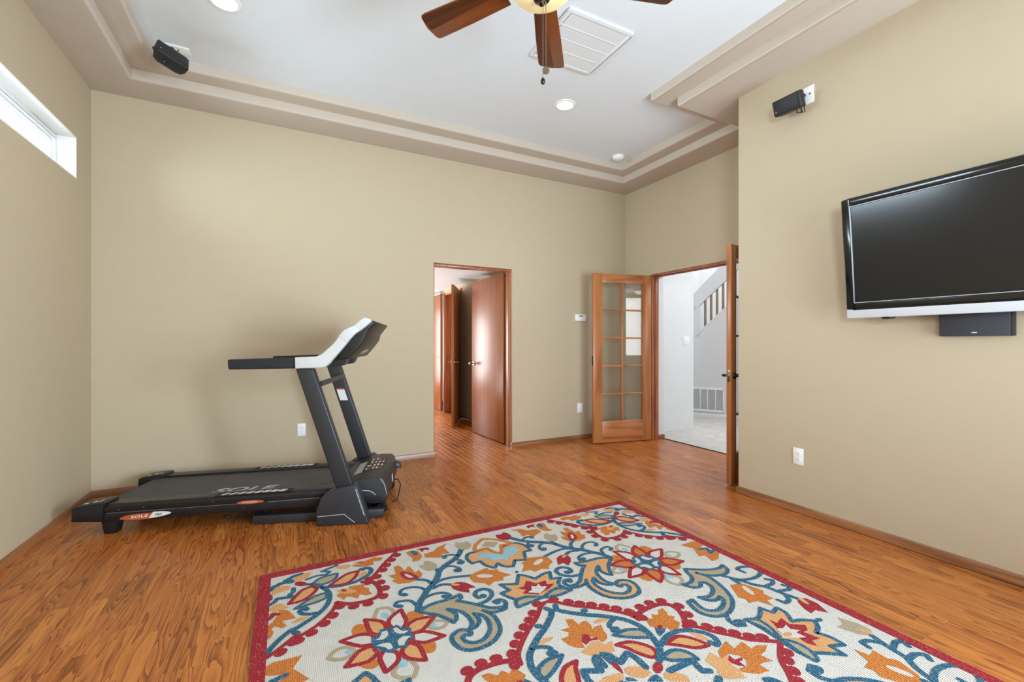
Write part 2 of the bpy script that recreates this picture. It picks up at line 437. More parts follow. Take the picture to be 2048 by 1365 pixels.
RUG_PATTERN = [
('Q', 'K', 'r', 'r', 20, 2, 1, [(507, 1462), (592, 1360), (639, 1289), (676, 1244), (720, 1216)]),
('Q', 'K', 'r', 'r', 26, 2, 1, [(723, 1221), (683, 1204), (663, 1157), (660, 1101), (676, 1060), (717, 1044), (762, 1045), (811, 1057), (856, 1092)]),
('Q', 'K', 'r', 'r', 20, 2, 1, [(855, 1086), (882, 1031), (915, 987), (952, 950), (992, 923), (1031, 902), (1025, 924), (1064, 888), (1098, 855), (1130, 830)]),
('Q', 'S', 'b', 'b', 20, 2, 0, [(902, 1257), (837, 1237), (769, 1236), (717, 1257), (676, 1292), (665, 1332), (680, 1354), (714, 1354)]),
('Q', 'F', 'b', 'b', 0, 2, 0, [(693, 1344), (696, 1336), (702, 1333), (709, 1334), (716, 1340), (720, 1348), (721, 1358), (718, 1366), (712, 1370), (704, 1368), (698, 1363), (694, 1354)]),
('Q', 'S', 'b', 'b', 20, 2, 0, [(945, 1312), (902, 1254), (881, 1193), (884, 1134), (902, 1085), (935, 1041), (978, 1005), (1029, 971), (1042, 971), (1085, 928), (1118, 881), (1132, 846)]),
('Q', 'F', 'b', 'b', 0, 2, 0, [(1009, 930), (1011, 922), (1018, 919), (1028, 921), (1037, 928), (1044, 939), (1046, 949), (1043, 957), (1036, 960), (1027, 958), (1017, 951), (1011, 940)]),
('Q', 'S', 'b', 'b', 18, 2, 0, [(938, 1048), (967, 1051), (999, 1070), (1010, 1094), (1003, 1115), (985, 1109)]),
('Q', 'F', 'b', 'b', 0, 2, 0, [(969, 1098), (972, 1089), (979, 1085), (988, 1087), (996, 1094), (1002, 1105), (1005, 1116), (1002, 1124), (995, 1128), (986, 1126), (978, 1119), (971, 1108)]),
('Q', 'F', 't', 't', 0, 1, 0, [(948, 1317), (909, 1355), (867, 1365), (828, 1366), (835, 1329), (865, 1298), (906, 1289)]),
('Q', 'L', 'b', 'b', 13, 2, 0, [(948, 1317), (909, 1355), (867, 1365), (828, 1366), (835, 1329), (865, 1298), (906, 1289)]),
('Q', 'F', 't', 't', 0, 1, 0, [(1029, 1126), (983, 1165), (938, 1195), (896, 1201), (893, 1161), (929, 1140), (972, 1133)]),
('Q', 'L', 'b', 'b', 13, 2, 0, [(1029, 1126), (983, 1165), (938, 1195), (896, 1201), (893, 1161), (929, 1140), (972, 1133)]),
('Q', 'F', 'p', 'p', 0, 1, 0, [(872, 1260), (831, 1299), (781, 1338), (728, 1343), (748, 1288), (789, 1247), (836, 1245)]),
('Q', 'L', 'r', 'r', 15, 3, 0, [(872, 1260), (831, 1299), (781, 1338), (728, 1343), (748, 1288), (789, 1247), (836, 1245)]),
('Q', 'F', 'p', 'p', 0, 1, 0, [(1052, 1180), (1024, 1232), (992, 1278), (949, 1292), (931, 1257), (953, 1216), (992, 1182), (1026, 1177)]),
('Q', 'L', 'r', 'r', 15, 3, 0, [(1052, 1180), (1024, 1232), (992, 1278), (949, 1292), (931, 1257), (953, 1216), (992, 1182), (1026, 1177)]),
('Q', 'F', 'p', 'p', 0, 1, 0, [(736, 1278), (716, 1316), (689, 1323), (691, 1287), (713, 1262)]),
('Q', 'F', 'r', 'r', 0, 3, 0, [(970, 1327), (974, 1317), (985, 1314), (999, 1318), (1013, 1329), (1023, 1342), (1026, 1356), (1022, 1366), (1012, 1370), (997, 1365), (983, 1355), (973, 1341)]),
('Q', 'S', 'b', 'b', 18, 2, 0, [(971, 1324), (945, 1305), (915, 1267)]),
('Q', 'P', 'o', 'o', 0, 1, 0, [(848, 1159), (797, 1178), (786, 1209), (719, 1197), (724, 1166), (703, 1148), (708, 1125), (699, 1092), (726, 1089), (752, 1116), (766, 1083), (792, 1110), (813, 1123), (824, 1099), (836, 1125), (851, 1143)]),
('Q', 'F', 'p', 'p', 0, 2, 0, [(848, 1194), (802, 1195), (760, 1152), (782, 1139), (828, 1162)]),
('Q', 'F', 'r', 'r', 0, 3, 0, [(803, 1176), (805, 1172), (811, 1170), (817, 1172), (824, 1177), (828, 1183), (829, 1190), (827, 1194), (822, 1196), (815, 1194), (809, 1189), (804, 1182)]),
('Q', 'F', 'p', 'p', 0, 1, 0, [(1031, 1406), (993, 1446), (949, 1440), (959, 1397), (995, 1376), (1023, 1375)]),
('Q', 'S', 'b', 'b', 20, 2, 0, [(1095, 1390), (1061, 1387), (1036, 1382), (1054, 1418), (1027, 1439), (993, 1446)]),
('Q', 'F', 'b', 'b', 0, 2, 0, [(1030, 1382), (1033, 1372), (1042, 1368), (1054, 1371), (1067, 1380), (1075, 1393), (1079, 1407), (1075, 1418), (1066, 1422), (1054, 1419), (1042, 1410), (1033, 1396)]),
('Q', 'S', 'b', 'b', 14, 2, 0, [(972, 1373), (927, 1388), (879, 1381), (860, 1403), (897, 1426), (860, 1441), (819, 1457)]),
('Q', 'F', 'p', 'p', 0, 1, 0, [(824, 1439), (765, 1440), (752, 1411), (785, 1396), (821, 1415)]),
('Q', 'P', 'o', 'o', 0, 1, 0, [(749, 1423), (708, 1419), (683, 1438), (624, 1459), (584, 1434), (599, 1404), (640, 1412), (643, 1373), (692, 1374), (734, 1393)]),
('Q', 'F', 'r', 'r', 0, 2, 0, [(736, 1438), (697, 1441), (687, 1436), (708, 1424)]),
('Q', 'F', 'p', 'p', 0, 1, 0, [(1128, 1309), (1102, 1367), (1042, 1348), (1052, 1308), (1086, 1304), (1114, 1290)]),
('Q', 'S', 'b', 'b', 18, 2, 0, [(1132, 1209), (1109, 1229), (1101, 1250), (1055, 1240), (1037, 1235), (1049, 1262), (1033, 1278), (1032, 1314)]),
('Q', 'S', 'b', 'b', 22, 2, 0, [(1132, 1342), (1115, 1374), (1098, 1379)]),
('Q', 'F', 'r', 'r', 0, 2, 0, [(1137, 1317), (1120, 1288), (1122, 1249), (1135, 1242)]),
('Q', 'F', 'p', 'p', 0, 1, 0, [(1134, 1170), (1112, 1199), (1085, 1203), (1050, 1148), (1079, 1143), (1111, 1134)]),
('Q', 'P', 'o', 'o', 0, 2, 0, [(1107, 1085), (1089, 1119), (1095, 1153), (1056, 1127), (1033, 1073), (1026, 1052), (1051, 1052), (1079, 1055), (1061, 1008), (1078, 1000), (1109, 1028), (1119, 1009), (1108, 990), (1118, 954), (1129, 948), (1132, 1045), (1117, 1057)]),
('Q', 'S', 'r', 'r', 18, 3, 0, [(1131, 1093), (1118, 1108), (1116, 1126), (1095, 1115)]),
('Q', 'F', 'p', 'p', 0, 1, 0, [(1045, 1025), (1005, 1047), (972, 1036), (1000, 1015), (1034, 1014)]),
('Q', 'F', 'w', 'w', 0, 2, 0, [(674, 804), (667, 857), (607, 903), (607, 801), (634, 767)]),
('Q', 'L', 'r', 'r', 16, 3, 0, [(674, 804), (667, 857), (607, 903), (607, 801), (634, 767)]),
('Q', 'F', 'p', 'o', 0, 2, 0, [(614, 771), (569, 801), (487, 789), (559, 723), (607, 719)]),
('Q', 'L', 'r', 'r', 16, 3, 0, [(614, 771), (569, 801), (487, 789), (559, 723), (607, 719)]),
('Q', 'F', 'w', 'w', 0, 2, 0, [(604, 716), (555, 709), (491, 645), (571, 641), (613, 669)]),
('Q', 'L', 'r', 'r', 16, 3, 0, [(604, 716), (555, 709), (491, 645), (571, 641), (613, 669)]),
('Q', 'F', 'p', 'o', 0, 2, 0, [(627, 669), (599, 634), (597, 544), (655, 584), (666, 633)]),
('Q', 'L', 'r', 'r', 16, 3, 0, [(627, 669), (599, 634), (597, 544), (655, 584), (666, 633)]),
('Q', 'F', 'w', 'w', 0, 2, 0, [(685, 635), (691, 587), (742, 550), (749, 634), (725, 668)]),
('Q', 'L', 'r', 'r', 16, 3, 0, [(685, 635), (691, 587), (742, 550), (749, 634), (725, 668)]),
('Q', 'F', 'p', 'o', 0, 2, 0, [(750, 663), (792, 635), (869, 644), (811, 709), (762, 716)]),
('Q', 'L', 'r', 'r', 16, 3, 0, [(750, 663), (792, 635), (869, 644), (811, 709), (762, 716)]),
('Q', 'F', 'w', 'w', 0, 2, 0, [(755, 726), (801, 734), (869, 801), (793, 808), (749, 777)]),
('Q', 'L', 'r', 'r', 16, 3, 0, [(755, 726), (801, 734), (869, 801), (793, 808), (749, 777)]),
('Q', 'F', 'p', 'o', 0, 2, 0, [(727, 768), (754, 801), (761, 901), (702, 858), (691, 805)]),
('Q', 'L', 'r', 'r', 16, 3, 0, [(727, 768), (754, 801), (761, 901), (702, 858), (691, 805)]),
('Q', 'F', 'o', 'o', 0, 1, 0, [(755, 813), (763, 792), (778, 781), (796, 783), (812, 798), (822, 821), (823, 848), (815, 870), (800, 883), (782, 880), (765, 865), (755, 840)]),
('Q', 'F', 'o', 'o', 0, 1, 0, [(528, 807), (538, 789), (555, 782), (574, 785), (591, 800), (600, 821), (600, 844), (590, 862), (573, 871), (553, 867), (536, 852), (527, 830)]),
('Q', 'F', 'o', 'o', 0, 1, 0, [(538, 599), (548, 581), (562, 572), (577, 573), (589, 585), (595, 605), (593, 627), (583, 646), (569, 657), (553, 655), (541, 642), (535, 622)]),
('Q', 'F', 'o', 'o', 0, 1, 0, [(757, 607), (764, 594), (779, 589), (796, 594), (812, 607), (823, 624), (825, 642), (818, 656), (804, 661), (786, 656), (769, 643), (759, 625)]),
('Q', 'F', 'w', 'w', 0, 0, 0, [(722, 902), (698, 954), (660, 947), (639, 904), (666, 836), (718, 863)]),
('Q', 'L', 't', 't', 16, 1, 0, [(722, 902), (698, 954), (660, 947), (639, 904), (666, 836), (718, 863)]),
('Q', 'F', 'l', 'l', 0, 2, 0, [(664, 884), (668, 874), (676, 869), (684, 870), (691, 877), (696, 888), (696, 901), (691, 911), (684, 917), (675, 916), (668, 908), (664, 897)]),
('Q', 'F', 'w', 'w', 0, 0, 0, [(531, 730), (500, 762), (445, 730), (476, 702), (516, 708)]),
('Q', 'L', 't', 't', 16, 1, 0, [(531, 730), (500, 762), (445, 730), (476, 702), (516, 708)]),
('Q', 'F', 'l', 'l', 0, 2, 0, [(493, 721), (497, 716), (504, 713), (512, 716), (519, 721), (523, 729), (523, 737), (519, 743), (512, 745), (504, 743), (496, 737), (492, 729)]),
('Q', 'F', 'w', 'w', 0, 0, 0, [(718, 540), (678, 575), (649, 572), (637, 521), (658, 483), (687, 490), (714, 512)]),
('Q', 'L', 't', 't', 16, 1, 0, [(718, 540), (678, 575), (649, 572), (637, 521), (658, 483), (687, 490), (714, 512)]),
('Q', 'F', 'l', 'l', 0, 2, 0, [(662, 558), (667, 547), (675, 540), (684, 541), (691, 548), (695, 561), (694, 575), (689, 587), (681, 594), (672, 593), (664, 585), (661, 573)]),
('Q', 'F', 'w', 'w', 0, 0, 0, [(923, 721), (892, 756), (846, 751), (826, 710), (871, 691), (904, 704)]),
('Q', 'L', 't', 't', 16, 1, 0, [(923, 721), (892, 756), (846, 751), (826, 710), (871, 691), (904, 704)]),
('Q', 'F', 'l', 'l', 0, 2, 0, [(835, 714), (837, 709), (844, 707), (851, 709), (859, 715), (863, 722), (865, 730), (862, 735), (856, 737), (848, 735), (841, 729), (836, 721)]),
('Q', 'F', 'b', 'b', 0, 4, 0, [(759, 764), (739, 767), (717, 804), (683, 794), (649, 804), (624, 771), (595, 756), (606, 726), (598, 695), (630, 678), (642, 646), (674, 656), (704, 640), (726, 658), (750, 689), (763, 721)]),
('Q', 'F', 'w', 'w', 0, 5, 0, [(750, 746), (727, 753), (713, 785), (693, 784), (692, 755), (715, 735)]),
('Q', 'F', 'w', 'w', 0, 5, 0, [(667, 786), (652, 787), (636, 752), (610, 744), (633, 733), (658, 746), (666, 764)]),
('Q', 'F', 'w', 'w', 0, 5, 0, [(668, 698), (644, 717), (612, 705), (636, 688), (649, 663), (668, 667)]),
('Q', 'F', 'w', 'w', 0, 5, 0, [(750, 708), (719, 711), (695, 698), (694, 666), (710, 663), (720, 685)]),
('Q', 'F', 't', 'p', 0, 3, 0, [(536, 847), (508, 870), (463, 881), (409, 881), (363, 885), (332, 895), (334, 867), (361, 850), (322, 817), (284, 775), (247, 734), (207, 716), (178, 717), (184, 698), (218, 693), (261, 703), (282, 729), (258, 680), (258, 624), (274, 572), (311, 533), (352, 514), (402, 511), (438, 522), (463, 554), (472, 600), (461, 630), (432, 647), (404, 643), (386, 616), (393, 601), (413, 610), (430, 601), (429, 578), (406, 554), (370, 547), (331, 569), (305, 604), (293, 648), (299, 697), (328, 726), (324, 673), (359, 637), (382, 636), (359, 670), (359, 723), (376, 771), (422, 811), (400, 762), (410, 725), (427, 708), (446, 750), (478, 796), (511, 824)]),
('Q', 'L', 'b', 'b', 17, 4, 0, [(536, 847), (508, 870), (463, 881), (409, 881), (363, 885), (332, 895), (334, 867), (361, 850), (322, 817), (284, 775), (247, 734), (207, 716), (178, 717), (184, 698), (218, 693), (261, 703), (282, 729), (258, 680), (258, 624), (274, 572), (311, 533), (352, 514), (402, 511), (438, 522), (463, 554), (472, 600), (461, 630), (432, 647), (404, 643), (386, 616), (393, 601), (413, 610), (430, 601), (429, 578), (406, 554), (370, 547), (331, 569), (305, 604), (293, 648), (299, 697), (328, 726), (324, 673), (359, 637), (382, 636), (359, 670), (359, 723), (376, 771), (422, 811), (400, 762), (410, 725), (427, 708), (446, 750), (478, 796), (511, 824)]),
('Q', 'S', 'b', 'b', 18, 4, 0, [(285, 782), (237, 790), (196, 824), (190, 864), (214, 887), (250, 884), (269, 856), (261, 829), (237, 829)]),
('Q', 'F', 'b', 'b', 0, 4, 0, [(222, 825), (227, 818), (235, 815), (244, 817), (250, 823), (253, 832), (252, 841), (247, 848), (239, 851), (230, 849), (223, 843), (220, 834)]),
('Q', 'S', 'b', 'b', 18, 4, 0, [(208, 706), (175, 719), (166, 753), (187, 773), (211, 767)]),
('Q', 'F', 'b', 'b', 0, 4, 0, [(185, 750), (191, 742), (199, 739), (208, 741), (215, 747), (217, 756), (215, 766), (209, 773), (201, 777), (192, 775), (185, 769), (183, 759)]),
('Q', 'S', 'b', 'b', 26, 2, 0, [(541, 861), (520, 913), (485, 961), (456, 1002), (420, 1037), (378, 1093), (350, 1148), (299, 1193), (235, 1233), (192, 1279), (162, 1326)]),
('Q', 'S', 'b', 'b', 15, 2, 0, [(535, 902), (551, 950), (581, 966), (612, 967), (624, 944), (610, 928)]),
('Q', 'F', 'b', 'b', 0, 2, 0, [(589, 923), (593, 918), (601, 916), (610, 919), (619, 925), (624, 934), (625, 942), (621, 947), (614, 949), (604, 946), (595, 939), (590, 931)]),
('Q', 'S', 'b', 'b', 15, 2, 0, [(473, 979), (469, 1019), (496, 1051), (536, 1066), (572, 1056), (581, 1024), (563, 1011)]),
('Q', 'F', 'b', 'b', 0, 2, 0, [(547, 1005), (552, 999), (560, 997), (569, 1000), (578, 1006), (584, 1015), (584, 1024), (580, 1030), (572, 1032), (562, 1029), (554, 1022), (548, 1013)]),
('Q', 'S', 'b', 'b', 15, 2, 0, [(491, 941), (452, 955), (407, 951), (378, 929), (372, 907), (390, 902)]),
('Q', 'F', 'b', 'b', 0, 2, 0, [(375, 900), (380, 894), (389, 892), (400, 895), (409, 902), (415, 912), (415, 921), (410, 927), (401, 928), (390, 925), (380, 918), (375, 909)]),
('Q', 'S', 'b', 'b', 15, 2, 0, [(334, 1161), (297, 1175), (263, 1157), (246, 1123), (250, 1101)]),
('Q', 'F', 'b', 'b', 0, 2, 0, [(246, 1101), (252, 1094), (261, 1090), (272, 1093), (280, 1100), (284, 1110), (284, 1121), (278, 1129), (268, 1132), (258, 1130), (250, 1122), (245, 1112)]),
('Q', 'S', 'b', 'b', 15, 2, 0, [(240, 1232), (217, 1214), (202, 1185), (216, 1170)]),
('Q', 'F', 'b', 'b', 0, 2, 0, [(208, 1173), (213, 1166), (221, 1163), (230, 1165), (237, 1171), (241, 1180), (240, 1189), (234, 1197), (226, 1200), (217, 1198), (210, 1192), (207, 1182)]),
('Q', 'S', 'b', 'b', 15, 2, 0, [(198, 1263), (233, 1288), (264, 1297)]),
('Q', 'F', 'b', 'b', 0, 2, 0, [(263, 1275), (269, 1266), (276, 1261), (285, 1262), (291, 1268), (294, 1279), (292, 1290), (287, 1300), (279, 1305), (270, 1304), (264, 1297), (261, 1287)]),
('Q', 'S', 'b', 'b', 17, 2, 0, [(429, 1006), (381, 1017), (342, 998)]),
('Q', 'S', 'b', 'b', 17, 2, 0, [(411, 1041), (363, 1061), (306, 1057), (220, 1032)]),
('Q', 'S', 'b', 'b', 17, 2, 0, [(421, 1035), (429, 1080), (452, 1106), (478, 1121)]),
('Q', 'S', 'b', 'b', 17, 2, 0, [(357, 1139), (359, 1178)]),
('Q', 'F', 't', 'r', 0, 2, 0, [(177, 1383), (156, 1426), (135, 1404), (98, 1410), (86, 1368), (106, 1326), (144, 1314), (171, 1337)]),
('Q', 'F', 't', 't', 0, 2, 0, [(433, 1250), (404, 1248), (388, 1287), (358, 1265), (343, 1209), (362, 1175), (394, 1173), (420, 1205)]),
('Q', 'P', 'r', 'r', 0, 2, 0, [(344, 999), (310, 1004), (289, 997), (268, 981), (248, 943), (238, 919), (275, 924), (282, 888), (319, 918), (343, 955)]),
('Q', 'F', 'p', 'p', 0, 3, 0, [(301, 975), (305, 972), (313, 972), (324, 976), (333, 982), (339, 989), (340, 995), (336, 998), (328, 998), (317, 994), (308, 987), (302, 980)]),
('Q', 'P', 'o', 'o', 0, 2, 0, [(219, 1036), (181, 1049), (115, 1066), (114, 1040), (70, 1025), (76, 1003), (32, 944), (81, 941), (90, 914), (138, 924), (175, 904), (183, 931), (232, 964), (233, 1011)]),
('Q', 'F', 'w', 'w', 0, 3, 0, [(120, 976), (129, 970), (146, 972), (166, 980), (184, 991), (195, 1004), (197, 1015), (189, 1020), (172, 1019), (152, 1011), (134, 999), (122, 986)]),
('Q', 'P', 'o', 'o', 0, 2, 0, [(479, 1117), (511, 1107), (566, 1119), (592, 1164), (573, 1170), (596, 1225), (560, 1219), (552, 1298), (527, 1307), (518, 1281), (510, 1234), (488, 1266), (476, 1268), (470, 1222), (469, 1188), (443, 1208), (436, 1163), (452, 1131)]),
('Q', 'F', 'w', 'w', 0, 3, 0, [(528, 1222), (499, 1199), (472, 1141), (503, 1140), (528, 1174)]),
('Q', 'L', 'r', 'r', 15, 4, 0, [(528, 1222), (499, 1199), (472, 1141), (503, 1140), (528, 1174)]),
('Q', 'P', 'o', 'o', 0, 1, 0, [(458, 1430), (425, 1444), (389, 1420), (384, 1348), (412, 1307), (451, 1310), (438, 1348)]),
('Q', 'F', 'b', 'b', 0, 2, 0, [(403, 1379), (410, 1372), (418, 1375), (425, 1386), (430, 1402), (431, 1419), (427, 1432), (420, 1439), (412, 1436), (405, 1425), (400, 1409), (400, 1392)]),
('Q', 'P', 'r', 'r', 0, 1, 0, [(399, 1445), (348, 1445), (325, 1433), (326, 1402), (356, 1418), (370, 1395), (378, 1429)]),
('Q', 'P', 'o', 'o', 0, 1, 0, [(370, 1368), (307, 1378), (278, 1414), (208, 1437), (244, 1397), (236, 1310), (277, 1323), (298, 1285), (374, 1324)]),
('T', 'F', 'p', 'p', 0, 1, 0, [(-107, 1260), (-146, 1256), (-174, 1208), (-167, 1145), (-119, 1147), (-109, 1089), (-77, 1046), (-43, 1083), (-26, 1037), (16, 1016), (53, 1069), (110, 1048), (146, 1136), (190, 1133), (186, 1213), (147, 1260), (82, 1315), (0, 1391), (-57, 1348)]),
('T', 'L', 'b', 'b', 17, 2, 0, [(-107, 1260), (-146, 1256), (-174, 1208), (-167, 1145), (-119, 1147), (-109, 1089), (-77, 1046), (-43, 1083), (-26, 1037), (16, 1016), (53, 1069), (110, 1048), (146, 1136), (190, 1133), (186, 1213), (147, 1260), (80, 1252), (18, 1221), (-31, 1267)]),
('T', 'P', 'l', 'l', 0, 3, 0, [(-112, 1214), (-54, 1223), (-16, 1189), (40, 1190), (99, 1232), (141, 1210), (124, 1157), (80, 1130), (46, 1128), (17, 1087), (-10, 1124), (-58, 1116), (-64, 1161), (-114, 1177)]),
('T', 'P', 'w', 'w', 0, 4, 0, [(-98, 1271), (-73, 1330), (0, 1391), (61, 1354), (137, 1260), (63, 1266), (23, 1174), (-6, 1209), (-25, 1269)]),
('T', 'L', 'o', 'o', 18, 5, 0, [(-98, 1271), (-73, 1330), (0, 1391), (61, 1354), (137, 1260), (63, 1266), (23, 1174), (-6, 1209), (-25, 1269)]),
('T', 'F', 't', 't', 0, 5, 0, [(-47, 1304), (3, 1356), (69, 1309), (18, 1262), (-25, 1290)]),
('T', 'P', 'p', 'p', 0, 1, 0, [(0, 926), (31, 899), (57, 854), (122, 876), (158, 877), (129, 817), (177, 805), (135, 753), (163, 694), (113, 733), (13, 697), (-60, 736), (-114, 741), (-152, 814), (-104, 821), (-123, 885), (-46, 854)]),
('T', 'L', 'b', 'b', 16, 3, 0, [(0, 926), (31, 899), (57, 854), (122, 876), (158, 877), (129, 817), (177, 805), (135, 753), (163, 694), (113, 733), (13, 697), (-60, 736), (-114, 741), (-152, 814), (-104, 821), (-123, 885), (-46, 854)]),
('T', 'F', 'b', 'b', 0, 3, 0, [(14, 951), (10, 946), (5, 944), (1, 945), (-3, 948), (-4, 954), (-2, 959), (2, 964), (7, 966), (11, 966), (15, 962), (16, 957)]),
('T', 'P', 'r', 'r', 0, 2, 0, [(9, 860), (39, 814), (97, 817), (83, 783), (117, 772), (75, 745), (-1, 727), (-63, 768), (-33, 785), (-60, 818), (-25, 819)]),
('T', 'P', 'w', 'w', 0, 4, 0, [(5, 804), (25, 790), (47, 806), (47, 779), (73, 769), (49, 747), (11, 730), (-36, 764), (-6, 775)]),
('T', 'F', 't', 't', 0, 4, 0, [(-133, 680), (-120, 724), (-61, 733), (12, 695), (-56, 688)]),
('T', 'L', 'b', 'b', 15, 5, 0, [(-133, 680), (-120, 724), (-61, 733), (12, 695), (-56, 688)]),
('T', 'F', 't', 't', 0, 4, 0, [(10, 693), (99, 729), (164, 688), (87, 677)]),
('T', 'L', 'b', 'b', 15, 5, 0, [(10, 693), (99, 729), (164, 688), (87, 677)]),
('Q', 'K', 'r', 'r', 22, 2, -1, [(9, 657), (42, 635), (99, 575), (161, 528), (219, 476), (258, 435), (280, 402), (289, 364)]),
('Q', 'K', 'r', 'r', 26, 2, -1, [(294, 372), (320, 397), (378, 409), (455, 406), (492, 379), (494, 330), (469, 279), (427, 234)]),
('Q', 'K', 'r', 'r', 22, 2, -1, [(427, 242), (470, 218), (508, 162), (552, 114), (591, 65), (678, 8)]),
('Q', 'S', 'b', 'b', 22, 3, 0, [(25, 615), (11, 586), (37, 555), (95, 504), (157, 461), (201, 425), (239, 385), (262, 330), (262, 279), (248, 226), (235, 193), (182, 141)]),
('Q', 'S', 'b', 'b', 18, 3, 0, [(209, 418), (168, 406), (146, 385), (152, 362)]),
('Q', 'F', 'b', 'b', 0, 3, 0, [(173, 348), (163, 341), (151, 339), (140, 341), (132, 348), (130, 358), (135, 368), (144, 375), (157, 378), (168, 375), (176, 368), (177, 358)]),
('Q', 'F', 'b', 'b', 0, 3, 0, [(133, 514), (126, 509), (117, 507), (108, 509), (102, 514), (100, 522), (103, 530), (110, 536), (119, 538), (128, 536), (135, 530), (136, 522)]),
('Q', 'S', 'b', 'b', 20, 3, 0, [(252, 202), (313, 229), (377, 233), (434, 211), (433, 209), (468, 173), (479, 139), (463, 107), (446, 101), (440, 125)]),
('Q', 'F', 't', 't', 0, 1, 0, [(126, 333), (187, 337), (245, 311), (256, 278), (246, 258), (210, 274), (159, 305)]),
('Q', 'L', 'b', 'b', 15, 2, 0, [(126, 333), (187, 337), (245, 311), (256, 278), (246, 258), (210, 274), (159, 305)]),
('Q', 'F', 'p', 'p', 0, 1, 0, [(96, 282), (150, 275), (191, 239), (209, 201), (198, 169), (173, 165), (143, 203), (121, 252)]),
('Q', 'L', 'r', 'r', 15, 2, 0, [(96, 282), (150, 275), (191, 239), (209, 201), (198, 169), (173, 165), (143, 203), (121, 252)]),
('Q', 'F', 'p', 'p', 0, 1, 0, [(275, 199), (352, 210), (385, 186), (411, 144), (419, 116), (365, 126), (316, 168)]),
('Q', 'L', 'r', 'r', 15, 2, 0, [(275, 199), (352, 210), (385, 186), (411, 144), (419, 116), (365, 126), (316, 168)]),
('Q', 'F', 't', 't', 0, 1, 0, [(202, 149), (261, 161), (299, 145), (317, 114), (317, 82), (266, 102), (221, 124)]),
('Q', 'L', 'b', 'b', 15, 2, 0, [(202, 149), (261, 161), (299, 145), (317, 114), (317, 82), (266, 102), (221, 124)]),
('Q', 'F', 'p', 'p', 0, 1, 0, [(412, 210), (446, 173), (450, 142), (428, 141), (415, 177)]),
('Q', 'F', 'r', 'r', 0, 4, 0, [(168, 109), (154, 99), (140, 95), (129, 96), (123, 103), (125, 114), (133, 126), (146, 136), (161, 141), (173, 139), (178, 132), (176, 121)]),
('Q', 'P', 'o', 'o', 0, 1, 0, [(320, 362), (348, 341), (366, 367), (389, 351), (415, 377), (443, 378), (435, 345), (423, 329), (444, 311), (422, 296), (432, 269), (393, 245), (355, 250), (356, 269), (317, 290), (298, 306), (307, 328)]),
('Q', 'P', 'b', 'b', 0, 2, 0, [(311, 294), (324, 277), (351, 270), (327, 254), (286, 241), (292, 265)]),
('Q', 'F', 'r', 'r', 0, 3, 0, [(342, 281), (336, 277), (329, 276), (323, 277), (320, 280), (320, 286), (324, 291), (330, 295), (337, 297), (342, 296), (346, 292), (346, 287)]),
('T', 'P', 'o', 'o', 0, 1, 0, [(-51, 460), (-8, 456), (8, 508), (37, 500), (39, 452), (56, 463), (83, 463), (82, 430), (73, 403), (91, 412), (122, 410), (108, 378), (105, 355), (91, 332), (58, 319), (53, 345), (15, 401), (-13, 367), (-24, 324), (-56, 343), (-72, 368), (-79, 411), (-42, 412), (-27, 432)]),
('T', 'P', 'p', 'p', 0, 0, 0, [(-20, 324), (21, 344), (49, 335), (58, 308), (96, 311), (67, 258), (-5, 256), (-43, 293), (-55, 315)]),
('T', 'P', 'r', 'r', 0, 2, 0, [(14, 399), (34, 385), (31, 357), (58, 355), (49, 340), (21, 350), (-10, 337), (-14, 362)]),
('Q', 'F', 'p', 'p', 0, 1, 0, [(102, 438), (138, 448), (184, 427), (154, 420), (105, 430)]),
('Q', 'S', 'b', 'b', 22, 3, 0, [(176, 86), (225, 86), (292, 84), (281, 32), (306, 19)]),
('Q', 'S', 'b', 'b', 22, 3, 0, [(112, 139), (114, 191), (104, 228), (45, 200), (33, 251), (14, 266), (19, 213)]),
('T', 'F', 'r', 'r', 0, 4, 0, [(16, 218), (29, 206), (27, 175), (17, 151), (10, 174), (7, 195)]),
('Q', 'F', 'p', 'p', 0, 2, 0, [(37, 169), (79, 163), (105, 140), (112, 112), (76, 102), (40, 125), (27, 151)]),
('Q', 'F', 'p', 'p', 0, 2, 0, [(148, 88), (188, 73), (211, 42), (202, 15), (142, 50), (135, 72)]),
('T', 'F', 'p', 'p', 0, 2, 0, [(-49, 161), (-13, 166), (15, 156), (7, 137), (-15, 126), (-56, 147)]),
('Q', 'F', 'b', 'b', 0, 3, 0, [(67, 84), (96, 96), (121, 95), (123, 73), (117, 58)]),
('Q', 'F', 'b', 'b', 0, 3, 0, [(1, 119), (12, 134), (29, 126), (40, 102)]),
('R', 'P', 'o', 'o', 0, 1, 0, [(422, 76), (501, 101), (493, 56), (555, 70), (551, 26), (588, 30), (625, 11), (585, -8), (549, -11), (559, -53), (518, -42), (497, -42), (501, -78), (449, -71), (406, -39), (410, -22), (448, -27), (475, -5), (473, 23), (448, 46), (397, 45)]),
('R', 'P', 'p', 'p', 0, 0, 0, [(333, 63), (392, 86), (396, 51), (434, 43), (407, 4), (406, -25), (392, -63), (328, -37), (318, -9), (336, 16)]),
('R', 'P', 'r', 'r', 0, 2, 0, [(415, 26), (441, 42), (437, 15), (473, 12), (463, 1), (443, 1), (443, -27), (424, -12), (413, 9)]),
('Q', 'F', 'p', 't', 0, 3, 0, [(810, 579), (858, 547), (918, 513), (985, 502), (1021, 515), (1008, 477), (964, 450), (914, 453), (861, 478), (830, 523), (853, 461), (838, 388), (811, 324), (772, 272), (713, 233), (658, 218), (602, 228), (569, 264), (566, 309), (582, 357), (615, 360), (602, 320), (603, 283), (638, 256), (694, 264), (742, 295), (751, 321), (712, 310), (675, 328), (659, 361), (704, 346), (759, 366), (792, 403), (793, 438), (769, 450), (746, 426), (704, 432), (677, 475), (728, 471), (775, 503), (791, 548)]),
